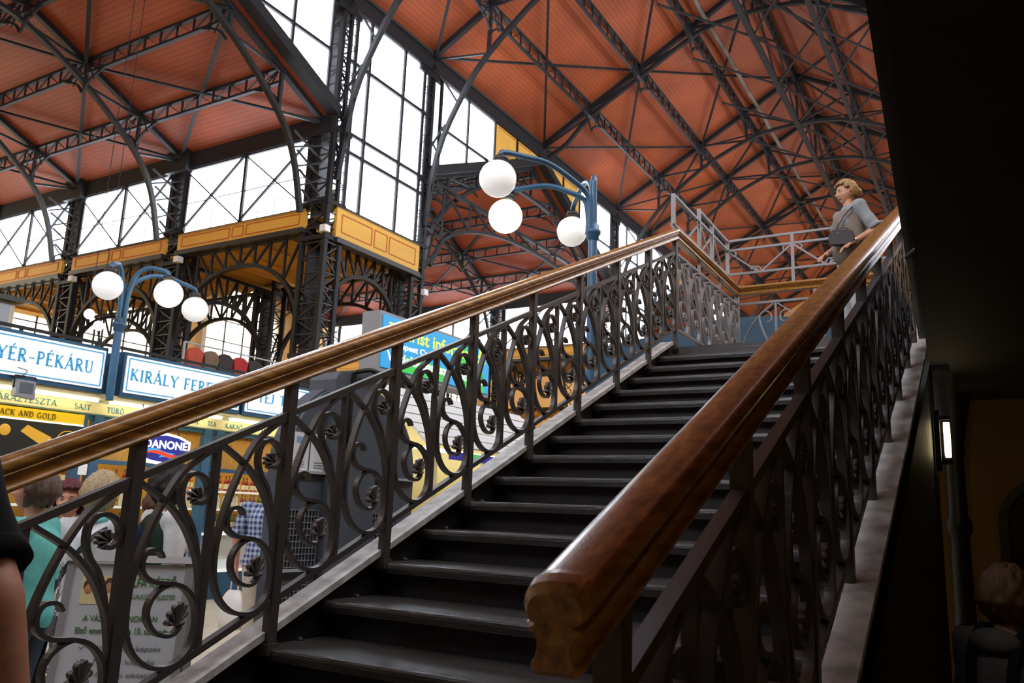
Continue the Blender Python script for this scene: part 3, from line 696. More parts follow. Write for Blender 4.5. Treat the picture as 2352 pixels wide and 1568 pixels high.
# raised iron guard above the landing handrail
GF = thing('landing_guard', 'raised pale iron guard frame bolted above the landing handrail', 'railing', (XL-.1, YF, LZ+1.1))
gx = XL-.1; gi = 'guard_iron'
for z, a in ((3.76, 5.2), (3.87, 6.0), (3.46, 5.2)): bar('rail_bar', (gx, a, z), (gx, YF, z-.02), .03, .024, gi, GF)
for z in (3.85, 3.735, 3.445): bar('rail_bar', (gx, YF, z), (2.15, YF, z), .03, .024, gi, GF)
for y, z0, z1 in ((5.2, 3.46, 3.77), (6.0, 3.46, 3.89), (6.45, 3.46, 3.87), (YF, 3.3, 3.86)): bar('post', (gx, y, z0), (gx, y, z1), .035, .035, gi, GF, (0, 1, 0))
def curl(p0, pts, nrm):
    mb = MB(); ribbon(mb, smooth_path([Vector(p0)+Vector(q) for q in pts], 4), nrm, .013, .022); mb.put('curl', gi, GF)
for y in (6.0, 6.45):
    for sg in (-1, 1):
        bar('brace', (gx, y, 3.73), (gx, y+sg*.35 if abs(y+sg*.35) < YF else YF, 3.47), .018, .018, gi, GF, (1, 0, 0))
        curl((gx, y, 3.74), [(0, 0, -.02), (0, sg*.05, 0), (0, sg*.085, -.03), (0, sg*.06, -.06)], (1, 0, 0))
for i in range(3):
    x = gx+.73*(i+1)
    bar('post', (x, YF, 3.2), (x, YF, 3.86), .03, .03, gi, GF, (0, 1, 0))
for i in range(4):
    x = gx+.73*i
    for sg in (-1, 1):
        if i == 0 and sg < 0: continue
        if x+sg*.34 > 2.15: continue
        bar('brace', (x, YF, 3.73), (x+sg*.34, YF, 3.455), .018, .018, gi, GF, (0, 1, 0))
        curl((x, YF, 3.72), [(0, 0, -.02), (sg*.06, 0, .01), (sg*.1, 0, -.02), (sg*.09, 0, -.055), (sg*.055, 0, -.05)], (0, 1, 0))
        curl((x+sg*.34, YF, 3.455), [(0, 0, 0), (-sg*.02, 0, .05), (-sg*.06, 0, .06), (-sg*.07, 0, .03)], (0, 1, 0)) if i % 2 == 0 else curl((x+sg*.34, YF, 3.455), [(0, 0, 0), (sg*.03, 0, .05), (sg*.06, 0, .055), (sg*.06, 0, .025)], (0, 1, 0))
curl((gx, 5.2, 3.46), [(0, 0, 0), (0, -.06, -.02), (.05, -.14, -.09), (.1, -.16, -.16)], (1, 0, 0))
bar('bracket', (gx, YF, 3.3), (XL, YF+.02, 3.18), .022, .022, gi, GF)
# ------------------------------------------------------------ right gallery overhead (its dark underside)
def gx_(y): return 2.25-.0515*y            # its front edge runs slightly askew to the stairs
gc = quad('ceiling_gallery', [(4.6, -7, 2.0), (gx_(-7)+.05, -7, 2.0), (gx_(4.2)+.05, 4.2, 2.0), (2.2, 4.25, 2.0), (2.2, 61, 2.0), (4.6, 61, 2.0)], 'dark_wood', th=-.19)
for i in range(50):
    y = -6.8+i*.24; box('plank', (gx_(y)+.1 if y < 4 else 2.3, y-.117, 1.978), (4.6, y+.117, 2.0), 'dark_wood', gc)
bar('edge_beam', (gx_(-7)+.045, -7, 2.07), (gx_(4.2)+.045, 4.2, 2.07), .09, .2, 'black_iron', gc)
for y in (-5, 4.1, 8, 12): bar('cross_beam', (2.3, y, 1.94), (4.6, y, 1.94), .12, .1, 'black_iron', gc)
mb = MB(); mb.tube([(2.17, 1.83, 1.86), (2.4, 1.33, 1.86), (2.62, .87, 1.86), (3.2, -.4, 1.86)], .012, 8); 
tag(mb.put('ceiling_pipe', 'iron_worn'), 'thin grey pipe slanting under the dark gallery ceiling', 'pipe')
# ------------------------------------------------------------ three-globe lamps
def globe_lamp(base, ztop, zcol, globes, lit, label, r=.19, rp=.034, zb=None):
    x, y, z0 = base
    L = thing('globe_lamp', label, 'street lamp', base, 'blue lamps with three globes')
    mb = MB(); mb.lathe([(rp*1.5, z0), (rp*1.5, zcol-.1), (rp*1.15, zcol), (rp*1.05, ztop-.1), (rp*1.05, ztop-.05), (rp*.8, ztop-.04), (rp*.85, ztop-.015), (.001, ztop)], 16, (x, y, 0)); mb.put('pole', 'blue_paint', L)
    mb = MB(); mb.lathe([(rp*1.5, -.12), (rp*2.0, -.1), (rp*2.0, -.06), (rp*2.6, -.04), (rp*2.6, .0), (rp*2.0, .02), (rp*2.0, .06), (rp*1.2, .09)], 16, (x, y, zcol)); mb.put('collar', 'blue_paint', L)
    for i, (g, on) in enumerate(zip(globes, lit)):
        g = Vector(g); d = Vector((g.x-x, g.y-y, 0)); D = d.length; d /= D
        sock = g+Vector((0, 0, r+.05))-d*.03; zt = sock.z+.13
        P = lambda a, z: Vector((x, y, z))+d*a
        mb = MB(); mb.tube(smooth_path([P(rp*1.6, zcol+.0), P(rp*1.7, zcol+.3*(zt-zcol)), P(.10, zcol+.68*(zt-zcol)), P(D*.28, zt-.07), P(D*.52, zt), P(D*.78, zt-.03), P(D-.045, sock.z+.06), P(D-.03, sock.z)], 5), rp*.9, 10); arm = mb.put('arm', 'blue_paint', L)
        mb = MB(); mb.lathe([(.02, .05), (.03, .03), (.07, .005), (.08, -.02), (.075, -.045), (.0, -.045)], 16, sock); mb.put('socket', 'iron_worn', arm)
        mb = MB(); mb.ball(g, r, 28, 18); mb.put('globe', 'opal_glass_lit' if on else 'opal_glass', arm)
    return L
globe_lamp((-1.25, 5.83, GZ), 4.42, 3.76, [(-1.73, 4.57, 3.98), (-2.12, 5.38, 3.91), (-2.0, 6.8, 4.17)], (0, 1, 0), 'blue lamp post with three globes rising behind the left handrail')
globe_lamp((-7.92, 4.73, 1.95), 3.61, 3.02, [(-7.55, 4.25, 3.4), (-7.31, 5.0, 3.45), (-7.82, 5.85, 3.47)], (0, 1, 0), 'blue lamp with three globes fixed between the white stall signs', rp=.036)
# ============================================================ lettering
def _arc(cx, cy, rx, ry, a0, a1, n=12): return [(cx+rx*cos(radians(a0+(a1-a0)*i/n)), cy+ry*sin(radians(a0+(a1-a0)*i/n))) for i in range(n+1)]
TK, TN = .175, .085
def _st(x, y0=0, y1=1, w=TK, s=(1, 1)):
    o = [([(x, y0), (x, y1)], w)]
    for on, y in zip(s, (y0+.025, y1-.025)):
        if on: o.append(([(x-.15, y), (x+.15, y)], .05))
    return o
def _ln(a, b, w): return [([a, b], w)]
def _hb(y, x0, x1, t=1): return _ln((x0, y), (x1, y), TN)+(_ln((x1-.02, y-.09), (x1-.02, y+.09), .045) if t else [])
GLY = {
 'A': (.86, _ln((.08, 0), (.43, 1), TN)+_ln((.43, 1), (.78, 0), TK)+_ln((.2, .33), (.64, .33), TN)+_ln((-.02, .025), (.2, .025), .05)+_ln((.62, .025), (.92, .025), .05)),
 'B': (.76, _st(.17)+[(_arc(.3, .75, .28, .225, 90, -90), .13), (_arc(.3, .265, .34, .24, 90, -90), .13)]+_ln((.17, .97), (.32, .97), TN)+_ln((.17, .51), (.32, .51), TN)+_ln((.17, .03), (.32, .03), TN)),
 'C': (.8, [(_arc(.45, .5, .36, .47, 48, 312, 18), .13)]+_ln((.7, .68), (.7, .95), .05)),
 'D': (.88, _st(.17)+[(_arc(.36, .5, .4, .47, 90, -90, 14), .14)]+_ln((.17, .97), (.38, .97), TN)+_ln((.17, .03), (.38, .03), TN)),
 'E': (.72, _st(.17)+_hb(.97, .17, .64)+_hb(.51, .17, .52)+_hb(.03, .17, .67)),
 'F': (.68, _st(.17)+_hb(.97, .17, .62)+_hb(.5, .17, .5)),
 'G': (.88, [(_arc(.46, .5, .37, .47, 48, 300, 18), .13)]+_st(.72, .05, .42, .13, (0, 1))),
 'H': (.9, _st(.17)+_st(.73)+_ln((.17, .5), (.73, .5), TN)),
 'I': (.36, _st(.18)), 'J': (.5, _st(.3, .2, 1, TK, (0, 1))+[(_arc(.14, .2, .16, .17, 0, -150, 8), .09)]),
 'K': (.86, _st(.17)+_ln((.2, .42), (.66, .97), TN)+_ln((.32, .55), (.74, .02), TK)+_ln((.54, .975), (.8, .975), .05)+_ln((.6, .025), (.88, .025), .05)),
 'L': (.7, _st(.17)+_hb(.03, .17, .66)),
 'M': (1.02, _st(.15, w=TN)+_st(.85)+_ln((.15, .98), (.5, .1), TK)+_ln((.5, .1), (.85, .98), TN)),
 'N': (.88, _st(.15, w=TN)+_st(.73, w=TN, s=(0, 1))+_ln((.15, .97), (.73, .03), TK)),
 'O': (.92, [(_arc(.46, .5, .37, .46, 0, 360, 24), .12)]),
 'P': (.72, _st(.17)+[(_arc(.32, .72, .3, .25, 90, -90), .13)]+_ln((.17, .97), (.34, .97), TN)+_ln((.17, .47), (.34, .47), TN)),
 'R': (.82, _st(.17)+[(_arc(.32, .735, .28, .235, 90, -90), .13)]+_ln((.17, .97), (.34, .97), TN)+_ln((.17, .5), (.34, .5), TN)+_ln((.36, .5), (.7, .03), TK)+_ln((.6, .025), (.84, .025), .05)),
 'S': (.66, [(_arc(.33, .745, .23, .22, 40, 270, 12)+_arc(.33, .255, .25, .23, 90, -140, 12), .12)]),
 'T': (.76, _st(.38)+_ln((.04, .97), (.72, .97), TN)+_ln((.06, .8), (.06, .98), .05)+_ln((.7, .8), (.7, .98), .05)),
 'U': (.86, _st(.17, .3, 1, TK, (0, 1))+_st(.69, .3, 1, TN, (0, 1))+[(_arc(.43, .3, .26, .27, 180, 360, 12), .1)]),
 'V': (.84, _ln((.06, 1), (.42, 0), TK)+_ln((.42, 0), (.78, 1), TN)+_ln((-.06, .975), (.2, .975), .05)+_ln((.64, .975), (.9, .975), .05)),
 'W': (1.16, _ln((.06, 1), (.32, 0), TK)+_ln((.32, 0), (.58, 1), TN)+_ln((.58, 1), (.84, 0), TK)+_ln((.84, 0), (1.1, 1), TN)),
 'Y': (.84, _ln((.06, 1), (.42, .45), TK)+_ln((.42, .45), (.78, 1), TN)+_st(.42, 0, .46, TK, (1, 0))+_ln((-.06, .975), (.2, .975), .05)+_ln((.64, .975), (.9, .975), .05)),
 'Z': (.72, _ln((.06, .97), (.66, .97), TN)+_ln((.64, .97), (.08, .03), TK)+_ln((.06, .03), (.68, .03), TN)+_ln((.07, .8), (.07, .98), .05)+_ln((.66, .02), (.66, .2), .05)),
 '-': (.62, _ln((.06, .4), (.56, .4), TN)), ' ': (.42, []),
}
ACC = {'Á': 'A', 'É': 'E', 'Ú': 'U', 'Ó': 'O', 'Ő': 'O', 'Ö': 'O'}
def serif_text(name, s, parent, origin, ax, ay, h, m, sx=1.0, gap=.1, align=0, length=None):
    """serif capitals as raised strokes; ax, ay: writing and upright direction"""
    ax = Vector(ax); ay = Vector(ay); nz_ = ax.cross(ay); x = 0; strokes = []
    for ch in s:
        b = ACC.get(ch, ch); w, g = GLY[b]
        for pts, t in g: strokes.append(([(x+px, py) for px, py in pts], t))
        if ch in 'ÁÉÚÓ': strokes.append(([(x+w/2-.04, 1.08), (x+w/2+.12, 1.28)], .1))
        if ch in 'Ő': strokes += [([(x+w/2-.14, 1.08), (x+w/2, 1.28)], .08), ([(x+w/2+.06, 1.08), (x+w/2+.2, 1.28)], .08)]
        x += w+gap
    total = (x-gap)*h*sx
    if length: sx *= length/total; total = length
    o = Vector(origin)-ax*(total*align); mb = MB()
    for pts, t in strokes:
        P = [o+ax*(px*h*sx)+ay*(py*h) for px, py in pts]
        ribbon(mb, P, nz_, t*h, .006)
    return mb.put(name, m, parent)
TXS = bpy.data.scenes.new('type'); TXC = {}
def sans(name, s, parent, origin, ax, ay, h, m, bold=.0, width=None):
    """plain lettering from the built-in typeface, turned into a mesh"""
    cu = bpy.data.curves.new('type', 'FONT'); cu.body = s; cu.size = h*1.38; cu.extrude = min(.002, h*.02); cu.offset = bold; cu.resolution_u = 3; cu.materials.append(M[m])
    o = bpy.data.objects.new('type', cu); TXS.collection.objects.link(o); vl = TXS.view_layers[0]; vl.update(); dg = vl.depsgraph
    me = bpy.data.meshes.new_from_object(o.evaluated_get(dg), depsgraph=dg); bpy.data.objects.remove(o); bpy.data.curves.remove(cu)
    xs = [v.co.x for v in me.vertices]; sx = width/(max(xs)-min(xs)) if width and xs else 1
    ax = Vector(ax).normalized(); ay = Vector(ay).normalized(); n = ax.cross(ay)
    T = Matrix.Translation(Vector(origin)) @ Matrix((ax*sx, ay, n)).transposed().to_4x4()
    return put(name, me, T, parent)
AY, AZ, AX = (0, 1, 0), (0, 0, 1), (1, 0, 0)
mat('sign_face', '#eef4f8', .3, emit=.38, ecol='#e8f3fb')
mat('sign_cyan', '#3fa3d8', .4, emit=.12)
mat('fascia_cream', '#d2c795', .5)
mat('letter_grey', '#3f8092', .5)
mat('yellow_board', '#e8bf1e', .45, emit=.15)
mat('letter_olive', '#6b5a14', .5)
mat('print_dark', '#1d1f1c', .4)
mat('print_gold', '#d9a437', .35, emit=.1)
mat('print_cream', '#e9dca0', .5)
mat('stall_ochre', '#c48f2e', .6, var=.15, vscale=3)
mat('mesh_ochre', '#b8862c', .55, var=.3, vscale=60, col2='#7d5a1d')
mat('tube_light', '#ffffff', .4, emit=10, ecol='#fff3cf')
mat('bulb_light', '#ffffff', .4, emit=10, ecol='#ffe9b0')
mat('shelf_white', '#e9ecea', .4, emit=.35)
mat('danone_blue', '#2a2f8d', .35, emit=.35)
mat('sign_white', '#f8f8f8', .4, emit=.8)
mat('wave_red', '#e8431f', .4, emit=.45)
mat('wave_blue', '#3a9fe0', .4, emit=.45)
mat('kiosk_grey', '#596069', .42, var=.1, vscale=3)
mat('kiosk_edge', '#b9bec4', .4)
mat('grille_dark', '#2a2e33', .6)
mat('paper', '#eef0f2', .7)
mat('paper_blue', '#8fb4dd', .7)
mat('tour_blue', '#2a8fc4', .35, emit=.55)
mat('tour_green', '#36b34a', .35, emit=.55)
mat('tour_yellow', '#cfe04a', .35, emit=.8)
mat('metal_grey', '#8c9096', .45, metal=.2)
mat('glass_counter', '#dfe9ea', .1, spec=.6, alpha=.35)
# ============================================================ shop row on the left
def lightbox(y0, y1, label, texts):
    s = thing('sign_box', label, 'sign', (-8.3, (y0+y1)/2, 2.05), 'white lit signs above the stalls')
    mb = MB(); mb.box((-8.62, y0, 2.04), (-8.02, y1, 2.67)); mb.put('housing', 'blue_dark', s)
    f = box('face', (-8.02, y0+.04, 2.1), (-8.0, y1-.04, 2.62), 'sign_face', s)
    for d in (.035, ):
        a, b, c, e = y0+.04+d, y1-.04-d, 2.1+d, 2.62-d
        for p, q in (((a, c), (b, c)), ((a, e), (b, e)), ((a, c), (a, e)), ((b, c), (b, e))): bar('border_line', (-7.998, *p), (-7.998, *q), .014, .014, 'sign_cyan', f)
    for t, y, L in texts: serif_text('lettering', t, f, (-7.996, y, 2.285), AY, AZ, .165, 'sign_cyan', length=L)
    return s
lightbox(2.35, 4.69, 'white lit sign at far left reading KENYÉR-PÉKÁRU', [('KENYÉR-PÉKÁRU', 2.83, 1.66)])
lightbox(4.94, 7.06, 'white lit sign reading KIRÁLY FERENC right of the blue lamp', [('KIRÁLY FERENC', 5.05, 1.72)])
lightbox(7.12, 9.3, 'white lit sign reading TEJ TEJTERMÉK behind the handrail', [('TEJ', 7.4, .36), ('TEJTERMÉK', 7.88, 1.22)])
def stall(y0, y1, label):
    t = thing('market_stall', label, 'market stall', (-9.2, (y0+y1)/2, GZ), 'stalls along the left aisle')
    box('roof_panel', (-10.3, y0, 1.99), (-8.05, y1, 2.04), 'fascia_cream', t)
    box('back_wall', (-10.3, y0, GZ), (-10.24, y1, 2.0), 'stall_ochre', t)
    f = box('fascia', (-8.56, y0, 1.785), (-8.5, y1, 1.985), 'fascia_cream', t)
    for z in (1.80, 1.97): bar('fascia_line', (-8.497, y0, z), (-8.497, y1, z), .012, .01, 'letter_grey', f)
    for y in (y0+.08, y1-.16):
        box('post', (-8.62, y-.07, GZ), (-8.5, y+.07, 1.79), 'blue_paint', t)
    box('top_rail', (-8.6, y0, 1.72), (-8.52, y1, 1.785), 'blue_dark', t); box('mid_rail', (-8.6, y0, 1.12), (-8.52, y1, 1.18), 'blue_dark', t)
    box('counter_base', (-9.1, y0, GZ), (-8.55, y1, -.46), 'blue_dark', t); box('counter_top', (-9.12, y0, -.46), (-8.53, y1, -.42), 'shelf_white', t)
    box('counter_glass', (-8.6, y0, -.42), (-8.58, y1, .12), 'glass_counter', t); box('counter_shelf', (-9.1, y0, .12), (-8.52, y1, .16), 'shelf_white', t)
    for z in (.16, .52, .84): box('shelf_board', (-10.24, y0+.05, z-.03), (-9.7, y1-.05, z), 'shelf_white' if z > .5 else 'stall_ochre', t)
    box('lamp_tube', (-9.3, y0+.2, 1.93), (-9.22, y1-.2, 1.97), 'tube_light', t); box('lamp_tube', (-8.36, y0+.1, 1.955), (-8.3, y1-.1, 1.985), 'tube_light', t)
    return t
s1 = stall(2.3, 4.93, 'market stall under the far left sign with a black and gold picture board')
s2 = stall(4.93, 7.07, 'market stall with wire mesh panels under the KIRÁLY FERENC sign')
s3 = stall(7.07, 10.6, 'market stall with bottle shelves under the third white sign')
for par, t, y, L in ((s1, 'SZÁRAZTÉSZTA', 3.43, .93), (s1, 'SAJT', 4.61, .24), (s2, 'TÚRÓ', 5.1, .27), (s2, 'HALVA', 6.32, .36), (s2, 'TEA', 6.86, .17), (s3, 'KAKAÓ', 7.22, .36), (s3, 'MÉZ', 8.0, .22)):
    serif_text('fascia_lettering', t, par, (-8.495, y, 1.845), AY, AZ, .075, 'letter_grey', length=L)
for par, a, b in ((s2, 5.1, 6.8), (s3, 7.25, 10.3)):
    m_ = box('mesh_panel', (-8.58, a, 1.18), (-8.56, b, 1.72), 'mesh_ochre', par)
    for i in range(int((b-a)/.12)): bar('mesh_wire', (-8.552, a+i*.12, 1.18), (-8.552, min(b, a+i*.12+.3), 1.72), .006, .006, 'stall_ochre', m_)
box('note', (-8.498, 4.79, .95), (-8.494, 4.92, 1.1), 'paper', s1)
# picture board of the first stall
pb = thing('picture_board', 'yellow board reading BLACK AND GOLD over a dark picture of a golden drum', 'sign', (-8.48, 3.7, 1.12))
box('header', (-8.49, 2.5, 1.615), (-8.465, 4.76, 1.765), 'yellow_board', pb); box('picture', (-8.49, 2.5, 1.12), (-8.47, 4.78, 1.60), 'print_dark', pb)
box('white_line', (-8.468, 2.5, 1.605), (-8.463, 4.76, 1.625), 'sign_white', pb)
serif_text('lettering', 'BLACK AND GOLD', pb, (-8.46, 3.5, 1.655), AY, AZ, .072, 'letter_olive', length=.86)
T = Matrix(((0, 0, 1, -8.47), (1, 0, 0, 0), (0, 1, 0, 0), (0, 0, 0, 1)))
mb = MB(); mb.prism([(3.92, 1.46), (4.0, 1.55), (4.33, 1.42), (4.36, 1.36), (4.27, 1.27)], T, .006); mb.put('printed_drum', 'print_gold', pb)
mb = MB(); mb.prism([(4.30, 1.40), (4.37, 1.36), (4.38, 1.29), (4.3, 1.25), (4.26, 1.3)], T, .008); mb.put('printed_drum_end', 'print_cream', pb)
mb = MB(); mb.prism([(4.45, 1.42), (4.52, 1.46), (4.6, 1.47), (4.68, 1.44), (4.63, 1.3), (4.5, 1.3)], T, .006); mb.put('printed_bowl', 'print_cream', pb)
mb = MB(); ribbon(mb, smooth_path([(-8.462, 4.42, 1.3), (-8.462, 4.42, 1.43), (-8.462, 4.5, 1.51), (-8.462, 4.62, 1.51), (-8.462, 4.71, 1.43)], 4), AX, .012, .004); mb.put('printed_handle', 'print_gold', pb)
mb = MB(); mb.ball((-8.466, 3.72, 1.46), .075, 14, 8, sc=(.05, 1, 1)); mb.put('printed_flower', 'print_gold', pb)
# hanging lightbox with wave
dn = thing('brand_sign', 'blue and white hanging sign reading DANONE with red and blue waves', 'sign', (-7.9, 5.6, 1.15))
out = [(5.17, 1.22), (5.19, 1.5), (5.38, 1.575), (5.6, 1.60), (5.82, 1.57), (6.02, 1.5), (6.02, 1.24), (5.82, 1.165), (5.6, 1.145), (5.38, 1.165)]
inn = [(5.6+(y-5.6)*.9, 1.375+(z-1.375)*.84) for y, z in out]
T0 = Matrix(((0, 0, 1, -8.0), (1, 0, 0, 0), (0, 1, 0, 0), (0, 0, 0, 1)))
mb = MB(); mb.prism(out, T0, .1); mb.put('body', 'sign_white', dn)
mb = MB(); mb.prism(inn, Matrix.Translation((.1, 0, 0)) @ T0, .006); mb.put('blue_field', 'danone_blue', dn)
sans('lettering', 'DANONE', dn, (-7.89, 5.24, 1.375), AY, AZ, .115, 'sign_white', bold=.0035, width=.71)
def wave(m, dz, y0, y1, x, h, nm):
    P = [(y0+(y1-y0)*i/12, 1.275+dz+.028*sin(2*pi*i/12+.4)) for i in range(13)]
    mb = MB(); mb.prism([(y, z+h*1.5*(sin(pi*i/12)*.8+.15)) for i, (y, z) in enumerate(P)][::-1]+P, Matrix(((0, 0, 1, x), (1, 0, 0, 0), (0, 1, 0, 0), (0, 0, 0, 1))), .004); mb.put(nm, m, dn)
wave('wave_blue', .02, 5.24, 5.75, -7.892, .05, 'blue_wave'); wave('wave_red', .0, 5.27, 5.9, -7.89, .04, 'red_wave'); wave('wave_blue', -.045, 5.5, 5.97, -7.892, .045, 'blue_wave')
for y in (5.35, 5.85): bar('hanger', (-7.95, y, 1.57), (-8.2, y, 2.02), .012, .012, 'iron', dn)
for o_ in [o for o in dn.children]: o_.matrix_basis = Matrix.Translation((0, .09, 0)) @ o_.matrix_basis
# floodlight hung from the first sign
ft = thing('floodlight', 'grey floodlight hanging below the far left white sign', 'lamp', (-7.7, 3.47, 1.82))
mb = MB(); mb.prism([(3.36, 1.82), (3.60, 1.80), (3.585, 2.02), (3.355, 2.02)], Matrix(((0, 0, 1, -7.78), (1, 0, 0, 0), (0, 1, 0, 0), (0, 0, 0, 1))), .1); mb.put('housing', 'metal_grey', ft)
box('lens', (-7.682, 3.4, 1.86), (-7.676, 3.56, 1.99), 'kiosk_grey', ft)
for y in (3.35, 3.6): bar('bracket', (-7.73, y, 1.92), (-7.73, y, 2.07), .014, .014, 'iron', ft, AY)
bar('bracket', (-7.73, 3.35, 2.07), (-7.73, 3.6, 2.07), .014, .014, 'iron', ft)
bar('bracket', (-7.73, 3.47, 2.07), (-8.05, 3.47, 2.09), .02, .02, 'iron', ft)
mb = MB(); mb.tube(smooth_path([(-7.74, 3.42, 1.95), (-7.74, 3.36, 2.0), (-7.75, 3.45, 2.08), (-7.85, 3.55, 2.16), (-7.98, 3.5, 2.2)], 4), .006, 5); mb.put('cable', 'black_iron', ft)
# small lamps in the stalls
for i, (y, z, x) in enumerate(((5.1, 1.02, -8.75), (6.2, 1.02, -8.85), (8.0, 1.3, -9.3))):
    l = thing('spot_lamp', ('small bright lamp under the mesh rail beside the blue post', 'small bright lamp behind the dark-haired woman', 'small bright lamp above the bottle shelves')[i], 'lamp', (x, y, z))
    mb = MB(); mb.lathe([(.012, .08), (.02, .05), (.06, .0), (.062, -.005)], 14, (x, y, z)); mb.put('shade', 'metal_grey', l)
    mb = MB(); mb.ball((x, y, z-.01), .035, 12, 8); mb.put('bulb', 'bulb_light', l); bar('stem', (x, y, z+.08), (x, y, z+.11), .01, .01, 'iron', l, AY)
# bottles on the shelves
BC = []
for i, (nm, c) in enumerate((('bottle_amber', '#a3481c'), ('bottle_red', '#9c2a1a'), ('bottle_green', '#556b23'), ('bottle_white', '#e6e3d5'), ('bottle_orange', '#d47a1e'))):
    mat(nm, c, .15, spec=.7, coat=.5)
mat('bottle_label', '#f1ead6', .6); mat('bottle_cap', '#2b2420', .4)
def bottle_mesh(k, h, r):
    mb = MB(); mb.lathe([(.001, 0), (r, .002), (r, h*.6), (r*.85, h*.68), (r*.35, h*.8), (r*.33, h*.93)], 10, mi=0)
    mb.lathe([(r*1.03, h*.16), (r*1.03, h*.48)], 10, mi=1); mb.lathe([(r*.4, h*.92), (r*.4, h), (.001, h)], 8, mi=2)
    return mb.mesh('bottle', ('bottle_amber', 'bottle_red', 'bottle_green', 'bottle_white', 'bottle_orange')[k], 'bottle_label', 'bottle_cap')
BM = [bottle_mesh(k, .27, .036) for k in range(5)]; BN = ('amber', 'red', 'green', 'white', 'orange')
seq = {.84: [0, 1, 1, 0, 4], .52: [3, 3, 0, 2, 3], .16: [2, 2, 1, 1, 4]}
for z, lbl in ((.84, 'top'), (.52, 'middle'), (.16, 'lowest')):
    y = 5.25; i = 0
    while y < 10.3:
        if not (6.75 < y < 7.35):
            k = seq[z][(i//4) % 5]; b = put('bottle', BM[k], Matrix.Translation((-9.82-.03*(i % 2), y, z)) @ Matrix.Diagonal((1, 1, .95+.1*random.random(), 1)))
            tag(b, '%s bottle in the row on the %s shelf of the %s stall' % (BN[k], lbl, 'bottle' if y > 7 else 'mesh-panel'), 'bottle', '%s bottles on the %s shelf of the %s stall' % (BN[k], lbl, 'bottle' if y > 7 else 'mesh-panel'))
        y += .105 if y > 7.1 else .17; i += 1
# goods in the glass counter
mat('goods_a', '#d8cfa0', .6, var=.4, vscale=9); mat('goods_b', '#5fb0c8', .5); mat('goods_c', '#c96a73', .6, var=.4, vscale=12); mat('goods_d', '#e3b52b', .5)
for i, (y, w_, h_, m_, nm) in enumerate(((7.25, .22, .2, 'goods_b', 'light blue'), (7.55, .3, .14, 'goods_a', 'cream'), (7.9, .26, .22, 'goods_c', 'pink'), (8.25, .24, .16, 'goods_d', 'yellow'), (8.6, .3, .2, 'goods_a', 'pale'))):
    t = thing('food_tub', '%s tub of food in the glass counter of the bottle stall' % nm, 'tub', (-8.85, y+.12, -.42))
    mb = MB(); mb.prism([(y, -.42), (y+w_, -.42), (y+w_+.02, -.42+h_), (y-.02, -.42+h_)], Matrix(((0, 0, 1, -9.0), (1, 0, 0, 0), (0, 1, 0, 0), (0, 0, 0, 1))), .3); mb.put('tub', 'shelf_white' if i % 2 else m_, t)
    mb = MB(); mb.ball((-8.85, y+w_/2, -.42+h_), .5*w_, 14, 6, sc=(.8, 1, .35)); mb.put('contents', m_, t)
# ============================================================ grey arched kiosk by the stairs
K = thing('info_terminal', 'tall grey arched machine with a central spine standing behind the left balustrade', 'kiosk', (-1.9, 2.75, GZ))
kx = -1.72; TX = lambda x: Matrix(((0, 0, 1, x), (1, 0, 0, 0), (0, 1, 0, 0), (0, 0, 0, 1)))
arc = [(2.03, GZ)]+[(2.74-.71*cos(pi*i/20), .90+.68*sin(pi*i/20)**.9) for i in range(21)]+[(3.45, GZ)]
mb = MB(); mb.prism([(2.74+(y-2.74)*1.02, z+(.012 if z > 0 else 0)) for y, z in arc], TX(kx-.16), .13); mb.put('rear_shell', 'kiosk_grey', K)
mb = MB(); mb.prism(arc, TX(kx-.04), .04); mb.put('front_panel', 'kiosk_grey', K)
mb = MB(); mb.prism([(2.40, GZ), (2.38, 1.58), (2.42, 1.64), (2.8, 1.70), (2.88, 1.62), (2.92, GZ)], TX(kx-.2), .26); mb.put('spine', 'kiosk_grey', K)
mb = MB(); ribbon(mb, smooth_path([(kx+.07, 2.56, 1.66), (kx+.075, 2.54, 1.3), (kx+.075, 2.56, .95)], 4), AX, .03, .02); mb.put('cable_duct', 'black_iron', K)
mb = MB(); mb.tube(smooth_path([(kx+.09, 2.57, 1.66), (kx+.12, 2.7, 1.69), (kx+.05, 2.95, 1.66), (kx-.1, 3.05, 1.57)], 5), .02, 6); mb.put('cable', 'black_iron', K)
for y0, y1, z0, z1 in ((2.07, 2.36, .26, .64), (2.95, 3.25, .28, .63), (2.05, 2.36, -.2, .14), (2.95, 3.3, -.25, .1)):
    g = box('grille', (kx, y0, z0), (kx+.008, y1, z1), 'grille_dark', K)
    n = 9
    for i in range(n+1):
        bar('grille_wire', (kx+.012, y0+(y1-y0)*i/n, z0), (kx+.012, y0+(y1-y0)*i/n, z1), .005, .006, 'metal_grey', g, AY); bar('grille_wire', (kx+.012, y0, z0+(z1-z0)*i/n), (kx+.012, y1, z0+(z1-z0)*i/n), .005, .006, 'metal_grey', g)
for z in (.9, .24): bar('ledge', (kx+.015, 2.04, z), (kx+.015, 3.44, z), .035, .018, 'kiosk_edge', K)
for y in (2.03, 2.24):
    pn = box('paper_notice', (kx+.001, y, .9), (kx+.005, y+.195, 1.17), 'paper', K); box('notice_print', (kx+.005, y+.07, 1.1), (kx+.007, y+.12, 1.14), 'paper_blue', pn)
    for i in range(3): box('notice_print', (kx+.005, y+.04, .93+i*.018), (kx+.0065, y+.155, .936+i*.018), 'metal_grey', pn)
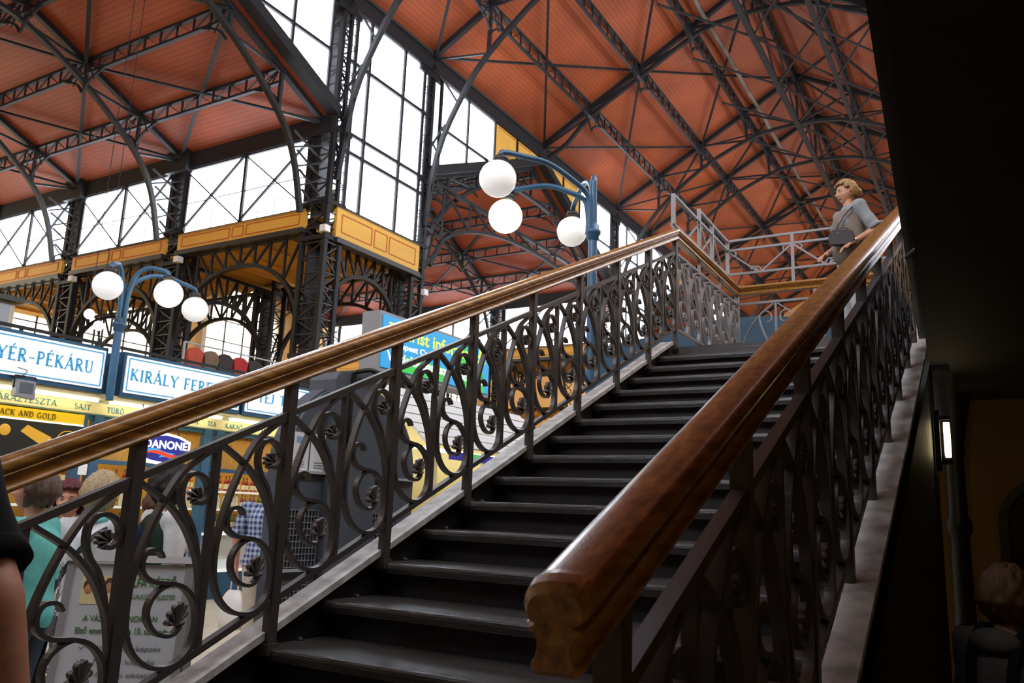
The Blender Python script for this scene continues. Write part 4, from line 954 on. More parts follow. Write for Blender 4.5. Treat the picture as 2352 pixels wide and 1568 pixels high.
# ============================================================ tourist information booth
TB = thing('tourist_booth', 'white booth with a ribbed shutter roof below the tourist information sign', 'booth', (-4.8, 8.6, GZ))
for i in range(12):
    t0, t1 = i/12, (i+1)/12; a = Vector((-5.05+t0*.9, 0, 2.38-t0*.85)); b = Vector((-5.05+t1*.9, 0, 2.38-t1*.85))
    bar('shutter_slat', ((a+b)/2)+Vector((0, 6.9, .012*(i % 2))), ((a+b)/2)+Vector((0, 10.9, .012*(i % 2))), (b-a).length*.96, .03, 'white_paint', TB, (.69, 0, .72))
for y in (7.2, 8.55, 9.6, 10.6): box('post', (-4.3, y-.05, GZ), (-4.2, y+.05, 1.52), 'fascia_cream', TB)
box('back_panel', (-5.2, 6.95, GZ), (-5.12, 10.9, 2.3), 'fascia_cream', TB); box('counter', (-4.6, 7.0, GZ), (-4.2, 10.8, .15), 'paper', TB)
box('label_strip', (-4.195, 7.5, 1.36), (-4.19, 9.2, 1.48), 'danone_blue', TB); box('label_strip', (-4.19, 8.1, 1.36), (-4.186, 8.35, 1.48), 'tour_green', TB)
box('window_panel', (-4.26, 8.65, .15), (-4.22, 9.5, 1.4), 'metal_grey', TB); box('poster', (-4.2, 8.62, .3), (-4.19, 8.95, .9), 'paper', TB); box('poster_band', (-4.19, 8.65, .7), (-4.186, 8.92, .76), 'tour_green', TB)
box('lamp_strip', (-4.7, 7.2, 1.5), (-4.62, 10.5, 1.54), 'tube_light', TB)
mb = MB(); mb.box((-5.05, 7.1, .2), (-4.9, 7.5, .9)); mb.put('interior_cabinet', 'stall_ochre', TB)
TS = thing('tourist_sign', 'blue and green box sign reading Tourist information in yellow above the white booth', 'sign', (-5.2, 8.2, 2.55))
box('housing', (-5.35, 6.8, 2.56), (-5.02, 9.75, 3.43), 'metal_grey', TS)
box('face', (-5.02, 6.86, 2.62), (-5.0, 9.72, 3.38), 'tour_blue', TS)
for a, b, c, d in ((7.3, 8.5, 2.62, 2.85), (8.75, 9.1, 2.62, 3.38), (9.45, 9.6, 2.62, 2.95)):
    mb = MB(); mb.prism([(a, c), (b, c), (b-.1, d), (a+.1, d)], TX(-5.0), .003); mb.put('green_field', 'tour_green', TS)
box('yellow_field', (-4.999, 9.4, 2.62), (-4.996, 9.46, 3.38), 'tour_yellow', TS)
sans('lettering', 'Tourist information', TS, (-4.994, 6.98, 3.1), AY, AZ, .2, 'tour_yellow', bold=.003, width=2.6)
sans('lettering', 'Budapest Card', TS, (-4.994, 7.0, 2.95), AY, AZ, .09, 'sign_white', bold=.002, width=1.1)
sans('lettering', 'Vásárlói panaszok intézése', TS, (-4.994, 6.98, 2.74), AY, AZ, .14, 'sign_white', bold=.003, width=2.6)
for y in (7.3, 9.3): bar('support', (-5.2, y, 2.3), (-5.2, y, 2.58), .06, .06, 'metal_grey', TS, AY)
# ============================================================ sandwich board
mat('board_frame', '#a9a9a8', .4, metal=.3); mat('board_panel', '#c9ccd0', .45); mat('text_green', '#3f7a3d', .6); mat('text_grey', '#74787c', .6); mat('photo_skin', '#c98f6c', .6); mat('photo_hair', '#5b3420', .6); mat('navy', '#1d2848', .6)
SB = thing('sandwich_board', 'white A-frame notice board with green Hungarian text behind the left balustrade', 'sign', (-1.35, .75, GZ))
# local frame: ux along the board, uy up its slope, facing the camera
b0 = Vector((-1.62, .45, GZ)); b1 = Vector((-1.13, .83, GZ)); ux = (b1-b0).normalized(); wB = (b1-b0).length
nrm_ = ux.cross(Vector((0, 0, 1))).normalized(); hB = 1.27
uy = (Vector((0, 0, 1))*cos(.13)-nrm_*sin(.13)).normalized(); un = ux.cross(uy)
def bp(x, y, z=0): return b0+ux*x+uy*y+un*z
def bbox(nm, x0, x1, y0, y1, z, d, m): 
    T = Matrix.Translation(bp((x0+x1)/2, (y0+y1)/2, z)) @ Matrix((ux*(x1-x0), uy*(y1-y0), un*d)).transposed().to_4x4(); return put(nm, cube_mesh(m), T, SB)
bbox('panel', .03, wB-.03, .1, hB-.04, 0, .02, 'board_panel')
bbox('frame_bar', 0, .035, 0, hB, 0, .035, 'board_frame'); bbox('frame_bar', wB-.035, wB, 0, hB, 0, .035, 'board_frame'); bbox('frame_bar', -.01, wB+.01, hB-.03, hB+.005, .005, .05, 'white_paint'); bbox('frame_bar', 0, wB, .07, .1, 0, .035, 'board_frame')
back = -nrm_*.42
for x in (.02, wB-.02): bar('rear_leg', bp(x, hB-.02, -.02), b0+ux*x+back, .035, .05, 'board_frame', SB)
mb = MB(); a_, b_, c_, d_ = bp(.02, hB-.04, -.03), bp(wB-.02, hB-.04, -.03), b0+ux*(wB-.02)+back*.98+Vector((0, 0, .1)), b0+ux*.02+back*.98+Vector((0, 0, .1))
mb.add([a_, b_, c_, d_]+[v-nrm_*.015 for v in (a_, b_, c_, d_)], [(0, 1, 2, 3), (7, 6, 5, 4), (0, 4, 5, 1), (1, 5, 6, 2), (2, 6, 7, 3), (3, 7, 4, 0)]); mb.put('rear_panel', 'board_frame', SB)
ch = bp(-.03, hB-.05, .0)
for i in range(38):
    mb = MB() if i == 0 else mb
    if i == 0: mb.tube([(.007*cos(a*pi/5), 0, .012*sin(a*pi/5)) for a in range(11)], .0022, 5, cap=False); link_me = mb.mesh('chain_link', 'metal_grey')
    put('chain_link', link_me, Matrix.Translation(ch-Vector((0, 0, .019*i))+nrm_*.01) @ Matrix.Rotation(pi/2*(i % 2)+.6, 4, 'Z'), SB)
def bt(s, x, y, h, m, width=None, bold=.0): sans('lettering', s, SB, bp(x, y, .0125), ux, uy, h, m, bold=bold, width=width)
mb = MB(); k = .0115
bbox('photo', .085, .285, hB-.24, hB-.1, .0115, .002, 'print_cream')
for i in range(4):
    c = bp(.12+i*.05, hB-.155-.01*(i == 0), .013); mb = MB(); mb.ball((0, 0, 0), .026, 12, 8, sc=(.75, 1.1, .1)); put('photo_face', mb.mesh('photo_face', 'photo_skin'), Matrix.Translation(c) @ Matrix((ux, uy, un)).transposed().to_4x4(), SB)
    c = bp(.12+i*.05, hB-.14-.01*(i == 0), .0125); mb = MB(); mb.ball((0, 0, 0), .028, 12, 8, sc=(.95, 1.15, .08)); put('photo_hair', mb.mesh('photo_hair', 'photo_hair'), Matrix.Translation(c) @ Matrix((ux, uy, un)).transposed().to_4x4(), SB)
bt('ALFA KÉPZŐ', .30, hB-.15, .045, 'text_green', .25, .0007); bt('VÁLLALKOZÁSFEJLESZTÉS', .31, hB-.21, .024, 'text_green', .24)
bt('A VÁSÁRCSARNOKBAN', .12, hB-.32, .028, 'text_green', .36, .0005); bt('Első emelet, galéria 13. sz. iroda', .09, hB-.38, .03, 'text_green', .45, .0005)
for i, s in enumerate(('OKJ-s szakképzés', 'Nyelvi képzés', 'Hétvégi oktatás', 'Itthonról is elvégezhető', 'Kedvező lehetőség', 'Munkavállaláshoz', 'TÁMASZ bizonyítvány', 'Ingyenes munkaközvetítés')):
    bt('✓', .12, hB-.46-i*.062, .03, 'text_grey'); bt(s, .2, hB-.46-i*.062, .024, 'text_grey', .2+.012*len(s)*.6)
bt('www.alfakepzo.hu', .16, hB-1.0, .045, 'text_green', .38, .0007); bt('info@alfakepzo.hu', .26, hB-1.05, .022, 'text_green', .26)
mb = MB(); mb.ball((0, 0, 0), .055, 20, 8, sc=(1.2, .8, .05)); put('round_logo', mb.mesh('round_logo', 'navy'), Matrix.Translation(bp(.11, hB-1.02, .012)) @ Matrix((ux, uy, un)).transposed().to_4x4(), SB)
# ============================================================ gallery goods and rail on the left
GR = thing('gallery_rail', 'dark iron gallery railing above the white stall signs', 'railing', (-10.4, 8, FZ))
for z in (2.5, 2.85, 3.17): bar('rail_bar', (-10.4, -4, z), (-10.4, 30, z), .05, .05, 'iron', GR)
for i in range(28): bar('post', (-10.4, -4+i*1.25, FZ), (-10.4, -4+i*1.25, 3.17), .045, .045, 'iron', GR, AY)
box('edge_fascia', (-10.42, -6, FZ-.32), (-10.38, 61, FZ), 'iron', GR)
mat('cloth_red', '#a31f24', .8, var=.2); mat('cloth_rust', '#a8442c', .8, var=.2); mat('cloth_dark', '#2c2425', .8); mat('cloth_brown', '#6b5540', .8, var=.3); mat('cloth_pale', '#c9c6d4', .8)
for i, (y, m_, nm) in enumerate(((8.55, 'cloth_rust', 'rust red'), (8.95, 'cloth_brown', 'brown'), (9.3, 'cloth_dark', 'dark'), (9.7, 'cloth_red', 'bright red'), (10.1, 'cloth_dark', 'black'), (10.6, 'cloth_pale', 'pale lilac'), (11.1, 'cloth_pale', 'pale grey'))):
    t = thing('hanging_garment', '%s garment hanging in the gallery stall behind the sign%s' % (nm, ''), 'garment', (-11.2, y, 3.0), 'garments on the gallery rack')
    z1 = 3.62; mb = MB()
    pr = [(y-.17, 2.95), (y-.15, 3.3), (y-.19, z1-.08), (y-.06, z1), (y+.06, z1), (y+.19, z1-.08), (y+.15, 3.3), (y+.17, 2.95), (y+.06, 2.97), (y-.05, 2.94)]
    mb.prism(pr, TX(-11.26), .12); mb.put('cloth', m_, t)
    mb = MB(); mb.tube(smooth_path([(-11.2, y, z1), (-11.2, y, z1+.05), (-11.2, y+.02, z1+.08), (-11.2, y, z1+.1)], 3), .006, 5); mb.put('hanger_hook', 'metal_grey', t)
rk = thing('garment_rack', 'grey garment rack in the gallery above the stall signs', 'rack', (-11.2, 9.8, FZ))
for y in (8.3, 11.4): bar('upright', (-11.2, y, FZ), (-11.2, y, 3.7), .04, .04, 'metal_grey', rk, AY)
bar('rail', (-11.2, 8.3, 3.7), (-11.2, 11.4, 3.7), .03, .03, 'metal_grey', rk)
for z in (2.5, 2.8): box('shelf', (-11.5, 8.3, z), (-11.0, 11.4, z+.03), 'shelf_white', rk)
bx_ = thing('gallery_stall_box', 'pale grey stall cabin in the gallery at the far left edge', 'stall', (-11.6, 4.3, FZ))
box('front', (-11.3, 2.0, FZ), (-11.2, 5.0, 3.7), 'metal_grey', bx_); box('side', (-12.2, 4.95, FZ), (-11.2, 5.02, 3.75), 'stone_wall', bx_); box('roof', (-12.3, 1.9, 3.7), (-11.1, 5.1, 3.78), 'iron_worn', bx_)
for i, (y, z, lb) in enumerate(((8.3, 4.55, 'small glowing globe hanging in the gallery, the upper left one'), (8.55, 4.34, 'small glowing globe hanging in the gallery, the lower right one'))):
    t = thing('pendant_lamp', lb, 'lamp', (-14.5, y, z)); mb = MB(); mb.ball((-14.5, y, z), .11, 14, 10); mb.put('globe', 'bulb_light' if 0 else 'opal_glass_lit', t); bar('cord', (-14.5, y, z+.1), (-14.5, y, tz(y, -1.4, 13.3)-.02), .012, .012, 'iron', t, AY)
# blue panel on the gallery beyond the landing
mat('blue_tarp', '#22465e', .6, var=.2, vscale=2)
bp_ = thing('blue_stall_front', 'blue stall front beyond the landing balustrade', 'stall', (-.6, 9.6, 2.2))
prf = [(-3.0, 2.2), (-3.0, 3.2), (-1.8, 3.42), (-1.0, 3.55), (-.4, 3.56), (.5, 3.45), (2.0, 3.4), (2.0, 2.2)]
mb = MB(); mb.prism(prf, Matrix(((1, 0, 0, 0), (0, 0, -1, 9.7), (0, 1, 0, 0), (0, 0, 0, 1))), .12); mb.put('front_panel', 'blue_tarp', bp_)
for x in (-2.9, -.5, 1.9): box('post', (x-.04, 9.7, GZ), (x+.04, 9.78, 3.4), 'blue_dark', bp_)
# ============================================================ under the right gallery
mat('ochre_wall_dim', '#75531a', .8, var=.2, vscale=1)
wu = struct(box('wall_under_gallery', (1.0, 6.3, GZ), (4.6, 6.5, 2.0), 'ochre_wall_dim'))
sp = thing('stair_panelling', 'black boarded panelling closing the side under the right stair stringer', 'panelling', (2.03, 1.5, GZ))
nb = 34
for i in range(nb):
    y0 = -1.5+i*.2; y1 = y0+.19
    za, zb = sl(y0, -.2), sl(y1, -.2)
    if y0 > 5: za = zb = LZ-.28
    mb = MB(); vs = [(x, y, z) for x in (2.02, 2.04) for y, z in ((y0, GZ), (y1, GZ), (y1, max(GZ+.02, zb)), (y0, max(GZ+.02, za)))]
    mb.add(vs, [(0, 1, 2, 3), (7, 6, 5, 4), (0, 4, 5, 1), (1, 5, 6, 2), (2, 6, 7, 3), (3, 7, 4, 0)]); mb.put('board', 'riser', sp)
nc = thing('cast_column', 'black cast iron column under the right gallery before the dim ochre wall', 'column', (2.13, 5.9, GZ))
mb = MB(); mb.lathe([(.14, GZ), (.14, GZ+.25), (.09, GZ+.3), (.075, .5), (.075, .62), (.1, .66), (.1, .74), (.075, .78), (.07, 1.25), (.09, 1.32), (.085, 1.4), (.15, 1.75), (.22, 1.98)], 18, (2.13, 5.9, 0)); mb.put('shaft', 'black_iron', nc)
box('cap', (1.9, 5.67, 1.955), (2.25, 6.13, 1.975), 'black_iron', nc)
wl_ = thing('wall_light', 'bright narrow wall light in the dark passage right of the stairs', 'lamp', (2.16, 4.85, 1.25))
mb = MB(); mb.lathe([(.001, 1.2), (.02, 1.2), (.022, 1.24), (.022, 1.42), (.02, 1.46), (.001, 1.46)], 14, (2.135, 4.9, 0)); mb.put('glass_tube', 'bulb_light', wl_)
for z in (1.15, 1.48): box('bracket', (2.09, 4.88, z), (2.16, 4.92, z+.03), 'iron', wl_)
box('back_plate', (2.055, 4.85, 1.1), (2.09, 4.95, 1.55), 'black_iron', wl_)
wa = thing('arched_doorway', 'dark arched doorway in the dim ochre wall at far right', 'door', (2.75, 6.28, GZ))
mb = MB(); ar = [(2.45+.34-.34*cos(pi*i/14), .75+.34*sin(pi*i/14)) for i in range(15)]; mb.prism([(2.45, GZ)]+ar+[(3.13, GZ)], Matrix(((1, 0, 0, 0), (0, 0, -1, 6.3), (0, 1, 0, 0), (0, 0, 0, 1))), .03); mb.put('door_leaf', 'black_iron', wa)
mb = MB(); ribbon(mb, [Vector((2.45, 6.27, GZ))]+[Vector((x, 6.27, z)) for x, z in ar]+[Vector((3.13, 6.27, GZ))], (0, 1, 0), .07, .08); mb.put('surround', 'iron_worn', wa)
# unseen slab added behind the camera to hold light off the low passage
rg = struct(box('ceiling_shade_slab', (XN, -7, 2.0), (2.6, -2.4, FZ), 'dark_wood'))
struct(box('wall_shade_screen', (-2.2, -2.7, FZ), (4.6, -2.45, 5.4), 'dark_wood'))  # unseen screen, added to block gable-window light from the near stairs and rail
bpy.data.scenes.remove(TXS)
# ============================================================ people
TMP = bpy.data.scenes.new('work')
def evaluated(me, mods):
    o = bpy.data.objects.new('work', me); TMP.collection.objects.link(o)
    for typ, kw in mods:
        m = o.modifiers.new(typ, typ)
        for k, v in kw.items(): setattr(m, k, v)
    vl = TMP.view_layers[0]; vl.update(); dg = vl.depsgraph
    out = bpy.data.meshes.new_from_object(o.evaluated_get(dg), preserve_all_data_layers=False, depsgraph=dg)
    bpy.data.objects.remove(o); return out
SK = {}
def skin(c):
    k = 'skin_'+c.strip('#')
    if k not in MATS: m = mat(k, c, .5, var=.08, vscale=20); pass
    return k
def clothmat(c, c2=None, pattern=None):
    k = 'cloth_%s_%s_%s' % (c.strip('#'), (c2 or '').strip('#'), pattern or '')
    if k in MATS: return k
    m = mat(k, c, .85, var=.12, vscale=14, bump=.3, bscale=25, spec=.2); nt = m.node_tree; b = nt.nodes['Principled BSDF']
    if pattern:
        tc = nt.nodes.new('ShaderNodeTexCoord')
        def wave(ax, sc):
            w = nt.nodes.new('ShaderNodeTexWave'); w.bands_direction = ax; w.inputs['Scale'].default_value = sc; w.inputs['Distortion'].default_value = .4; nt.links.new(tc.outputs['Object'], w.inputs['Vector'])
            r = nt.nodes.new('ShaderNodeValToRGB'); r.color_ramp.interpolation = 'CONSTANT'; r.color_ramp.elements[1].position = .5; nt.links.new(w.outputs[0], r.inputs[0]); return r.outputs[0]
        mx = nt.nodes.new('ShaderNodeMixRGB'); mx.inputs[1].default_value = (*lin(c), 1); mx.inputs[2].default_value = (*lin(c2), 1)
        if pattern == 'stripe': nt.links.new(wave('Z', 11), mx.inputs[0])
        else:
            ad = nt.nodes.new('ShaderNodeMath'); ad.operation = 'MULTIPLY_ADD'; ad.inputs[1].default_value = .45; ad.inputs[2].default_value = 0
            a, z = wave('X', 6.5), wave('Z', 6.5); nt.links.new(a, ad.inputs[0])
            a2 = nt.nodes.new('ShaderNodeMath'); a2.operation = 'MULTIPLY_ADD'; a2.inputs[1].default_value = .45; nt.links.new(z, a2.inputs[0]); nt.links.new(ad.outputs[0], a2.inputs[2]); nt.links.new(a2.outputs[0], mx.inputs[0])
        nt.links.new(mx.outputs[0], b.inputs['Base Color'])
    return k
def g(x, s): return math.exp(-(x/s)**2)
def head_point(th, ph):
    """unit head: th azimuth (0 = face front, +y), ph polar from the crown"""
    z = cos(ph); r = sin(ph); x = r*sin(th); y = r*cos(th)
    X, Y, Z = x*.074, y*.094, z*.116
    if Z < -.02:
        k = min(1, (-.02-Z)/.096); X *= 1-.34*k**1.2; Y = Y*(1-.16*k)+.014*k
    else: Y -= .012*(1-abs(z))
    if y > .2:
        f = min(1, (y-.2)/.4); ax = abs(X)
        Y += f*(.024*g(X, .0115)*g(Z+.022, .018)+.010*g(X, .009)*g(Z-.004, .02)      # nose
                + .005*g(Z-.03, .012)*g(X, .05)                                       # brow
                - .010*g(ax-.031, .014)*g(Z-.008, .011)                               # eye sockets
                + .0065*g(X, .024)*g(Z+.060, .0065)+.0055*g(X, .02)*g(Z+.071, .0065)-.003*g(X, .022)*g(Z+.0655, .003)   # lips
                + .009*g(X, .022)*g(Z+.098, .014)                                     # chin
                + .005*g(ax-.04, .018)*g(Z+.03, .02))                                 # cheeks
    return Vector((X, Y, Z))
def head_into(mb, T, mskin, mlip, mwhite, mdark):
    NA, NP = 48, 36
    vs = [T @ head_point(2*pi*j/NA, max(1e-3, pi*i/NP)) for i in range(NP+1) for j in range(NA)]
    fs = []; n0 = len(mb.v); mb.v += [tuple(v) for v in vs]
    for i in range(NP):
        for j in range(NA):
            p = head_point(2*pi*(j+.5)/NA, pi*(i+.5)/NP); lip = p.y > .06 and abs(p.x) < .022 and -.077 < p.z < -.055
            mb.f.append(tuple(n0+k for k in (i*NA+j, (i+1)*NA+j, (i+1)*NA+(j+1) % NA, i*NA+(j+1) % NA))); mb.m.append(mlip if lip else mskin); mb.sm.append(True)
    def blob(c, r, sc, mi):
        b = MB(); b.ball(c, r, 14, 8, 0, sc); n = len(mb.v); mb.v += [tuple(T @ Vector(v)) for v in b.v]
        for f in b.f: mb.f.append(tuple(i+n for i in f)); mb.m.append(mi); mb.sm.append(True)
    for s in (-1, 1):
        blob((s*.0305, .0705, .008), .0115, (1.15, .8, .75), mwhite); blob((s*.0305, .0785, .008), .0055, (1, .45, 1), mdark)
        blob((s*.032, .082, .026), .014, (1.1, .25, .22), mdark); blob((s*.0305, .0755, .0155), .012, (1.25, .7, .3), mskin)
        blob((s*.074, -.004, -.004), .022, (.35, .75, 1.35), mskin); blob((s*.077, .001, -.004), .012, (.3, .6, 1.2), mlip)
def hair_mesh(style, m, seed=0):
    rnd = random.Random(seed); NA, NP = 44, 30; mb = MB()
    ph = [rnd.uniform(0, 6.28) for _ in range(6)]
    pts = {}
    low = {'short': -.07, 'bob': -.10, 'updo': -.05, 'crop': -.055}[style]
    def pt(th, p):
        v = head_point(th, p); z = cos(p); back = -cos(th)
        th_ = {'short': .020, 'bob': .024, 'updo': .013, 'crop': .013}[style]
        k = th_*(1+.28*sin(9*th+ph[0]+3*z)*sin(7*p+ph[1])+.2*sin(17*th+ph[2])*sin(11*p+ph[3])+.12*sin(31*th+ph[4]))
        n = Vector((v.x/.074**2, v.y/.094**2, v.z/.116**2)).normalized()
        if style == 'bob' and v.z < 0: n = Vector((n.x, n.y, -.1)).normalized(); k *= 1.25
        return v+n*k
    NPm = NP
    grid = {}
    for i in range(NP+1):
        for j in range(NA): grid[(i, j)] = pt(2*pi*j/NA, max(1e-3, pi*i/NP*.86))
    idx = {}
    for i in range(NP):
        for j in range(NA):
            th = 2*pi*(j+.5)/NA; c = head_point(th, pi*(i+.5)/NP*.86); front = cos(th)
            hl = .066 if front > .55 else (.035 if front > .2 else (-.02 if front > -.05 else low))
            if c.z < hl+.006*sin(13*th+seed): continue
            q = [(i, j), (i+1, j), (i+1, (j+1) % NA), (i, (j+1) % NA)]; f = []
            for k in q:
                if k not in idx: idx[k] = len(mb.v); mb.v.append(tuple(grid[k]))
                f.append(idx[k])
            mb.f.append(tuple(f)); mb.m.append(0); mb.sm.append(True)
    if style == 'updo': mb.ball((0, -.115, -.005), .042, 16, 10, 0, (1.2, .9, 1.2))
    me = mb.mesh('hair', m)
    return evaluated(me, [('SOLIDIFY', dict(thickness=.012, offset=-1))])
def capsule(mb, p, q, r0, r1, sx=1.0, ax=(1, 0, 0)):
    """tapered limb, optionally flattened along ax"""
    p = Vector(p); q = Vector(q); d = (q-p).normalized(); a = Vector(ax)
    x = (a-d*a.dot(d))
    x = x.normalized() if x.length > .1 else Vector((0, 1, 0)).cross(d).normalized()
    y = d.cross(x); vs = []; n = 14; rings = []
    for k in range(5): t = pi/2*(1-k/4); rings.append((p-d*r0*sin(t), r0*cos(t)))
    for k in range(1, 6): t = k/6; rings.append((p.lerp(q, t), r0+(r1-r0)*t))
    for k in range(5): t = pi/2*k/4; rings.append((q+d*r1*sin(t), r1*cos(t)))
    for c, r in rings: vs += [c+x*max(r, 1e-4)*sx*cos(2*pi*j/n)+y*max(r, 1e-4)*sin(2*pi*j/n) for j in range(n)]
    mb.add(vs, [(i*n+j, i*n+(j+1) % n, (i+1)*n+(j+1) % n, (i+1)*n+j) for i in range(len(rings)-1) for j in range(n)], 0, True)
def hand_into(mb, wrist, d, palm_n, side, mi, s=1.0, curl=.5):
    """palm, four fingers of unequal length and a thumb from the side of the palm"""
    d = Vector(d).normalized(); n = (Vector(palm_n)-d*Vector(palm_n).dot(d)).normalized(); u = d.cross(n)*side
    w = Vector(wrist); h = MB()
    capsule(h, w+d*.015*s, w+d*.065*s, .026*s, .033*s, 1, n) if 0 else None
    for k, off in ((0, -.026), (1, -.009), (2, .009), (3, .026)): capsule(h, w+d*.01*s+u*off*s*.6, w+d*.078*s+u*off*s, .014*s, .0125*s)
    for k, (off, L) in enumerate(((-.028, .058), (-.0095, .072), (.0095, .078), (.028, .068))):
        p = w+d*.08*s+u*off*s; dd = d.copy(); r = .0088
        for seg in range(3):
            dd = (dd+n*curl*(.35+.25*seg)).normalized(); q = p+dd*L*s*(.42, .33, .25)[seg]; capsule(h, p, q, r*s, r*s*.9); p = q; r *= .9
    p = w+d*.03*s+u*.03*s; dd = (d*.6+u*.75).normalized()
    for L in (.032, .028, .024): dd = (dd+d*.25+n*.22*curl).normalized(); q = p+dd*L*s; capsule(h, p, q, .0105*s, .0095*s); p = q
    mb.add(h.v, h.f, mi, True)
def person(label, loc, face, H, hair, hairc, skinc, top, bottom, arms, sleeve=.55, lean=0, head_turn=0, head_tilt=0, build=1.0, extra=None, shoes='#2a2522', leg=(.0, .0), sex='f', seed=1, topname='shirt', topoff=.012, bottomlen=1.0):
    fx, fy = Vector((face[0], face[1])).normalized(); k = H/1.7
    T = Matrix.Translation(Vector(loc)) @ Matrix(((fy, fx, 0, 0), (-fx, fy, 0, 0), (0, 0, 1, 0), (0, 0, 0, 1))) @ Matrix.Scale(k, 4)
    P = thing('person', label, 'person', loc)
    sw = .165 if sex == 'f' else .19
    J = {'pel': (0, 0, .93), 'waist': (0, .0+lean*.3, 1.07), 'chest': (0, lean*.7, 1.27), 'neck': (0, lean+.0, 1.43), 'head': (0, lean+.02, 1.545)}
    for s, nm in ((-1, 'L'), (1, 'R')):
        J['sh'+nm] = (s*sw, lean*.9, 1.385); J['hip'+nm] = (s*.085*build, 0, .9); st = leg[0]*s
        J['kn'+nm] = (s*.095, .02+st*.6, .49); J['an'+nm] = (s*.095, -.03+st, .09)
        e, w_ = arms[0 if s < 0 else 1]; J['el'+nm] = tuple(Vector(J['sh'+nm])+Vector((s*e[0], e[1], e[2]))); J['wr'+nm] = tuple(Vector(J['el'+nm])+Vector((s*w_[0], w_[1], w_[2])))
    b = build; mb = MB(); bones = []
    def limb(tagn, a, c, r0, r1, sx=1.0, ax=(1, 0, 0)): capsule(mb, J[a], J[c], r0, r1, sx, ax); bones.append((tagn, Vector(J[a]), Vector(J[c])))
    limb('torso', 'pel', 'waist', .115*b, .10*b, 1.32); limb('torso', 'waist', 'chest', .10*b, .112*b, 1.34); limb('torso', 'chest', 'neck', .105*b, .05, 1.25)
    limb('neck', 'neck', 'head', .052, .05)
    if sex == 'f':
        for s in (-1, 1): capsule(mb, (s*.07, .05+lean*.6, 1.25), (s*.072, .085*b+lean*.6, 1.235), .06*b, .055*b)
    for nm in 'LR':
        limb('shoulder', 'neck' if 0 else 'chest', 'sh'+nm, .06, .058); limb('uparm', 'sh'+nm, 'el'+nm, .052*(.5+.5*b), .04*(.5+.5*b)); limb('forearm', 'el'+nm, 'wr'+nm, .041*(.5+.5*b), .026)
        limb('thigh', 'hip'+nm, 'kn'+nm, .088*b, .058*(.5+.5*b)); limb('calf', 'kn'+nm, 'an'+nm, .056*(.5+.5*b), .036)
        a = Vector(J['an'+nm]); capsule(mb, a+Vector((0, -.03, -.04)), a+Vector((0, .13, -.055)), .036, .028)
    body = evaluated(mb.mesh('body', skin(skinc)), [('REMESH', dict(mode='VOXEL', voxel_size=.0135, use_smooth_shade=True)), ('SMOOTH', dict(factor=.5, iterations=6))])
    V = [v.co.copy() for v in body.vertices]; N = [v.normal.copy() for v in body.vertices]; F = [tuple(p.vertices) for p in body.polygons]
    def near(c):
        best = None
        for tg, a, e in bones:
            d = e-a; t = max(0, min(1, (c-a).dot(d)/d.length_squared)); q = (c-(a+d*t)).length
            if tg == 'torso': q -= .06
            elif tg in ('thigh',): q -= .03
            if best is None or q < best[0]: best = (q, tg, t)
        return best
    topf, botf = [], []
    for f in F:
        c = sum((V[i] for i in f), Vector())/len(f); _, tg, t = near(c)
        hem = .88
        if tg in ('torso', 'shoulder') or (tg == 'thigh' and c.z > hem):
            if c.z > hem: 
                if c.z < 1.425+.0*c.y: topf.append(f)
            else: botf.append(f)
        if tg == 'uparm' and t < min(1, sleeve*2 if sleeve <= .5 else 1): topf.append(f)
        if tg == 'forearm' and sleeve > .5 and t < (sleeve-.5)*2: topf.append(f)
        if tg == 'thigh' and c.z <= hem: botf.append(f)
        if tg == 'calf' and t < bottomlen: botf.append(f)
        if (tg in ('torso',)) and c.z > hem and c.z < .95: botf.append(f)
    bm_ = MB(); bm_.v = [tuple(T @ v) for v in V]; bm_.f = list(F); bm_.m = [0]*len(F); bm_.sm = [True]*len(F)
    hk = T @ Matrix.Translation(Vector(J['head'])+Vector((0, .005, .035))) @ Matrix.Rotation(head_turn, 4, 'Z') @ Matrix.Rotation(head_tilt, 4, 'X')
    mats = [skin(skinc), None, None, None]
    if 'lip' not in MATS: mat('lip', '#a85a50', .5); mat('eye_white', '#e8e4de', .3); mat('eye_dark', '#2a1c14', .3)
    head_into(bm_, hk, 0, 1, 2, 3)
    for s, nm in ((-1, 'L'), (1, 'R')):
        w_ = Vector(J['wr'+nm]); d = (w_-Vector(J['el'+nm])).normalized(); hm = MB(); hand_into(hm, w_, d, (-s*1.0, .15, .0) if abs(d.z) > .7 else (0, -.6, -.8), 1, 0)
        n = len(bm_.v); bm_.v += [tuple(T @ Vector(v)) for v in hm.v]; bm_.f += [tuple(i+n for i in f) for f in hm.f]; bm_.m += [0]*len(hm.f); bm_.sm += [True]*len(hm.f)
    bm_.put('body', (skin(skinc), 'lip', 'eye_white', 'eye_dark'), P)
    def garment(name, fs, off, m):
        used = sorted({i for f in fs for i in f}); mp = {i: k for k, i in enumerate(used)}
        vs = [V[i]+N[i]*off*(1+.35*sin(23*V[i].z+9*V[i].x+seed)*sin(19*V[i].x+11*V[i].y)) for i in used]
        me = bpy.data.meshes.new(name); me.from_pydata(vs, [], [tuple(mp[i] for i in f) for f in fs]); me.materials.append(M[m])
        me.polygons.foreach_set('use_smooth', [True]*len(fs)); me.update()
        return put(name, me, T, P)
    garment(topname, topf, topoff, top); garment('trousers', botf, .008, bottom)
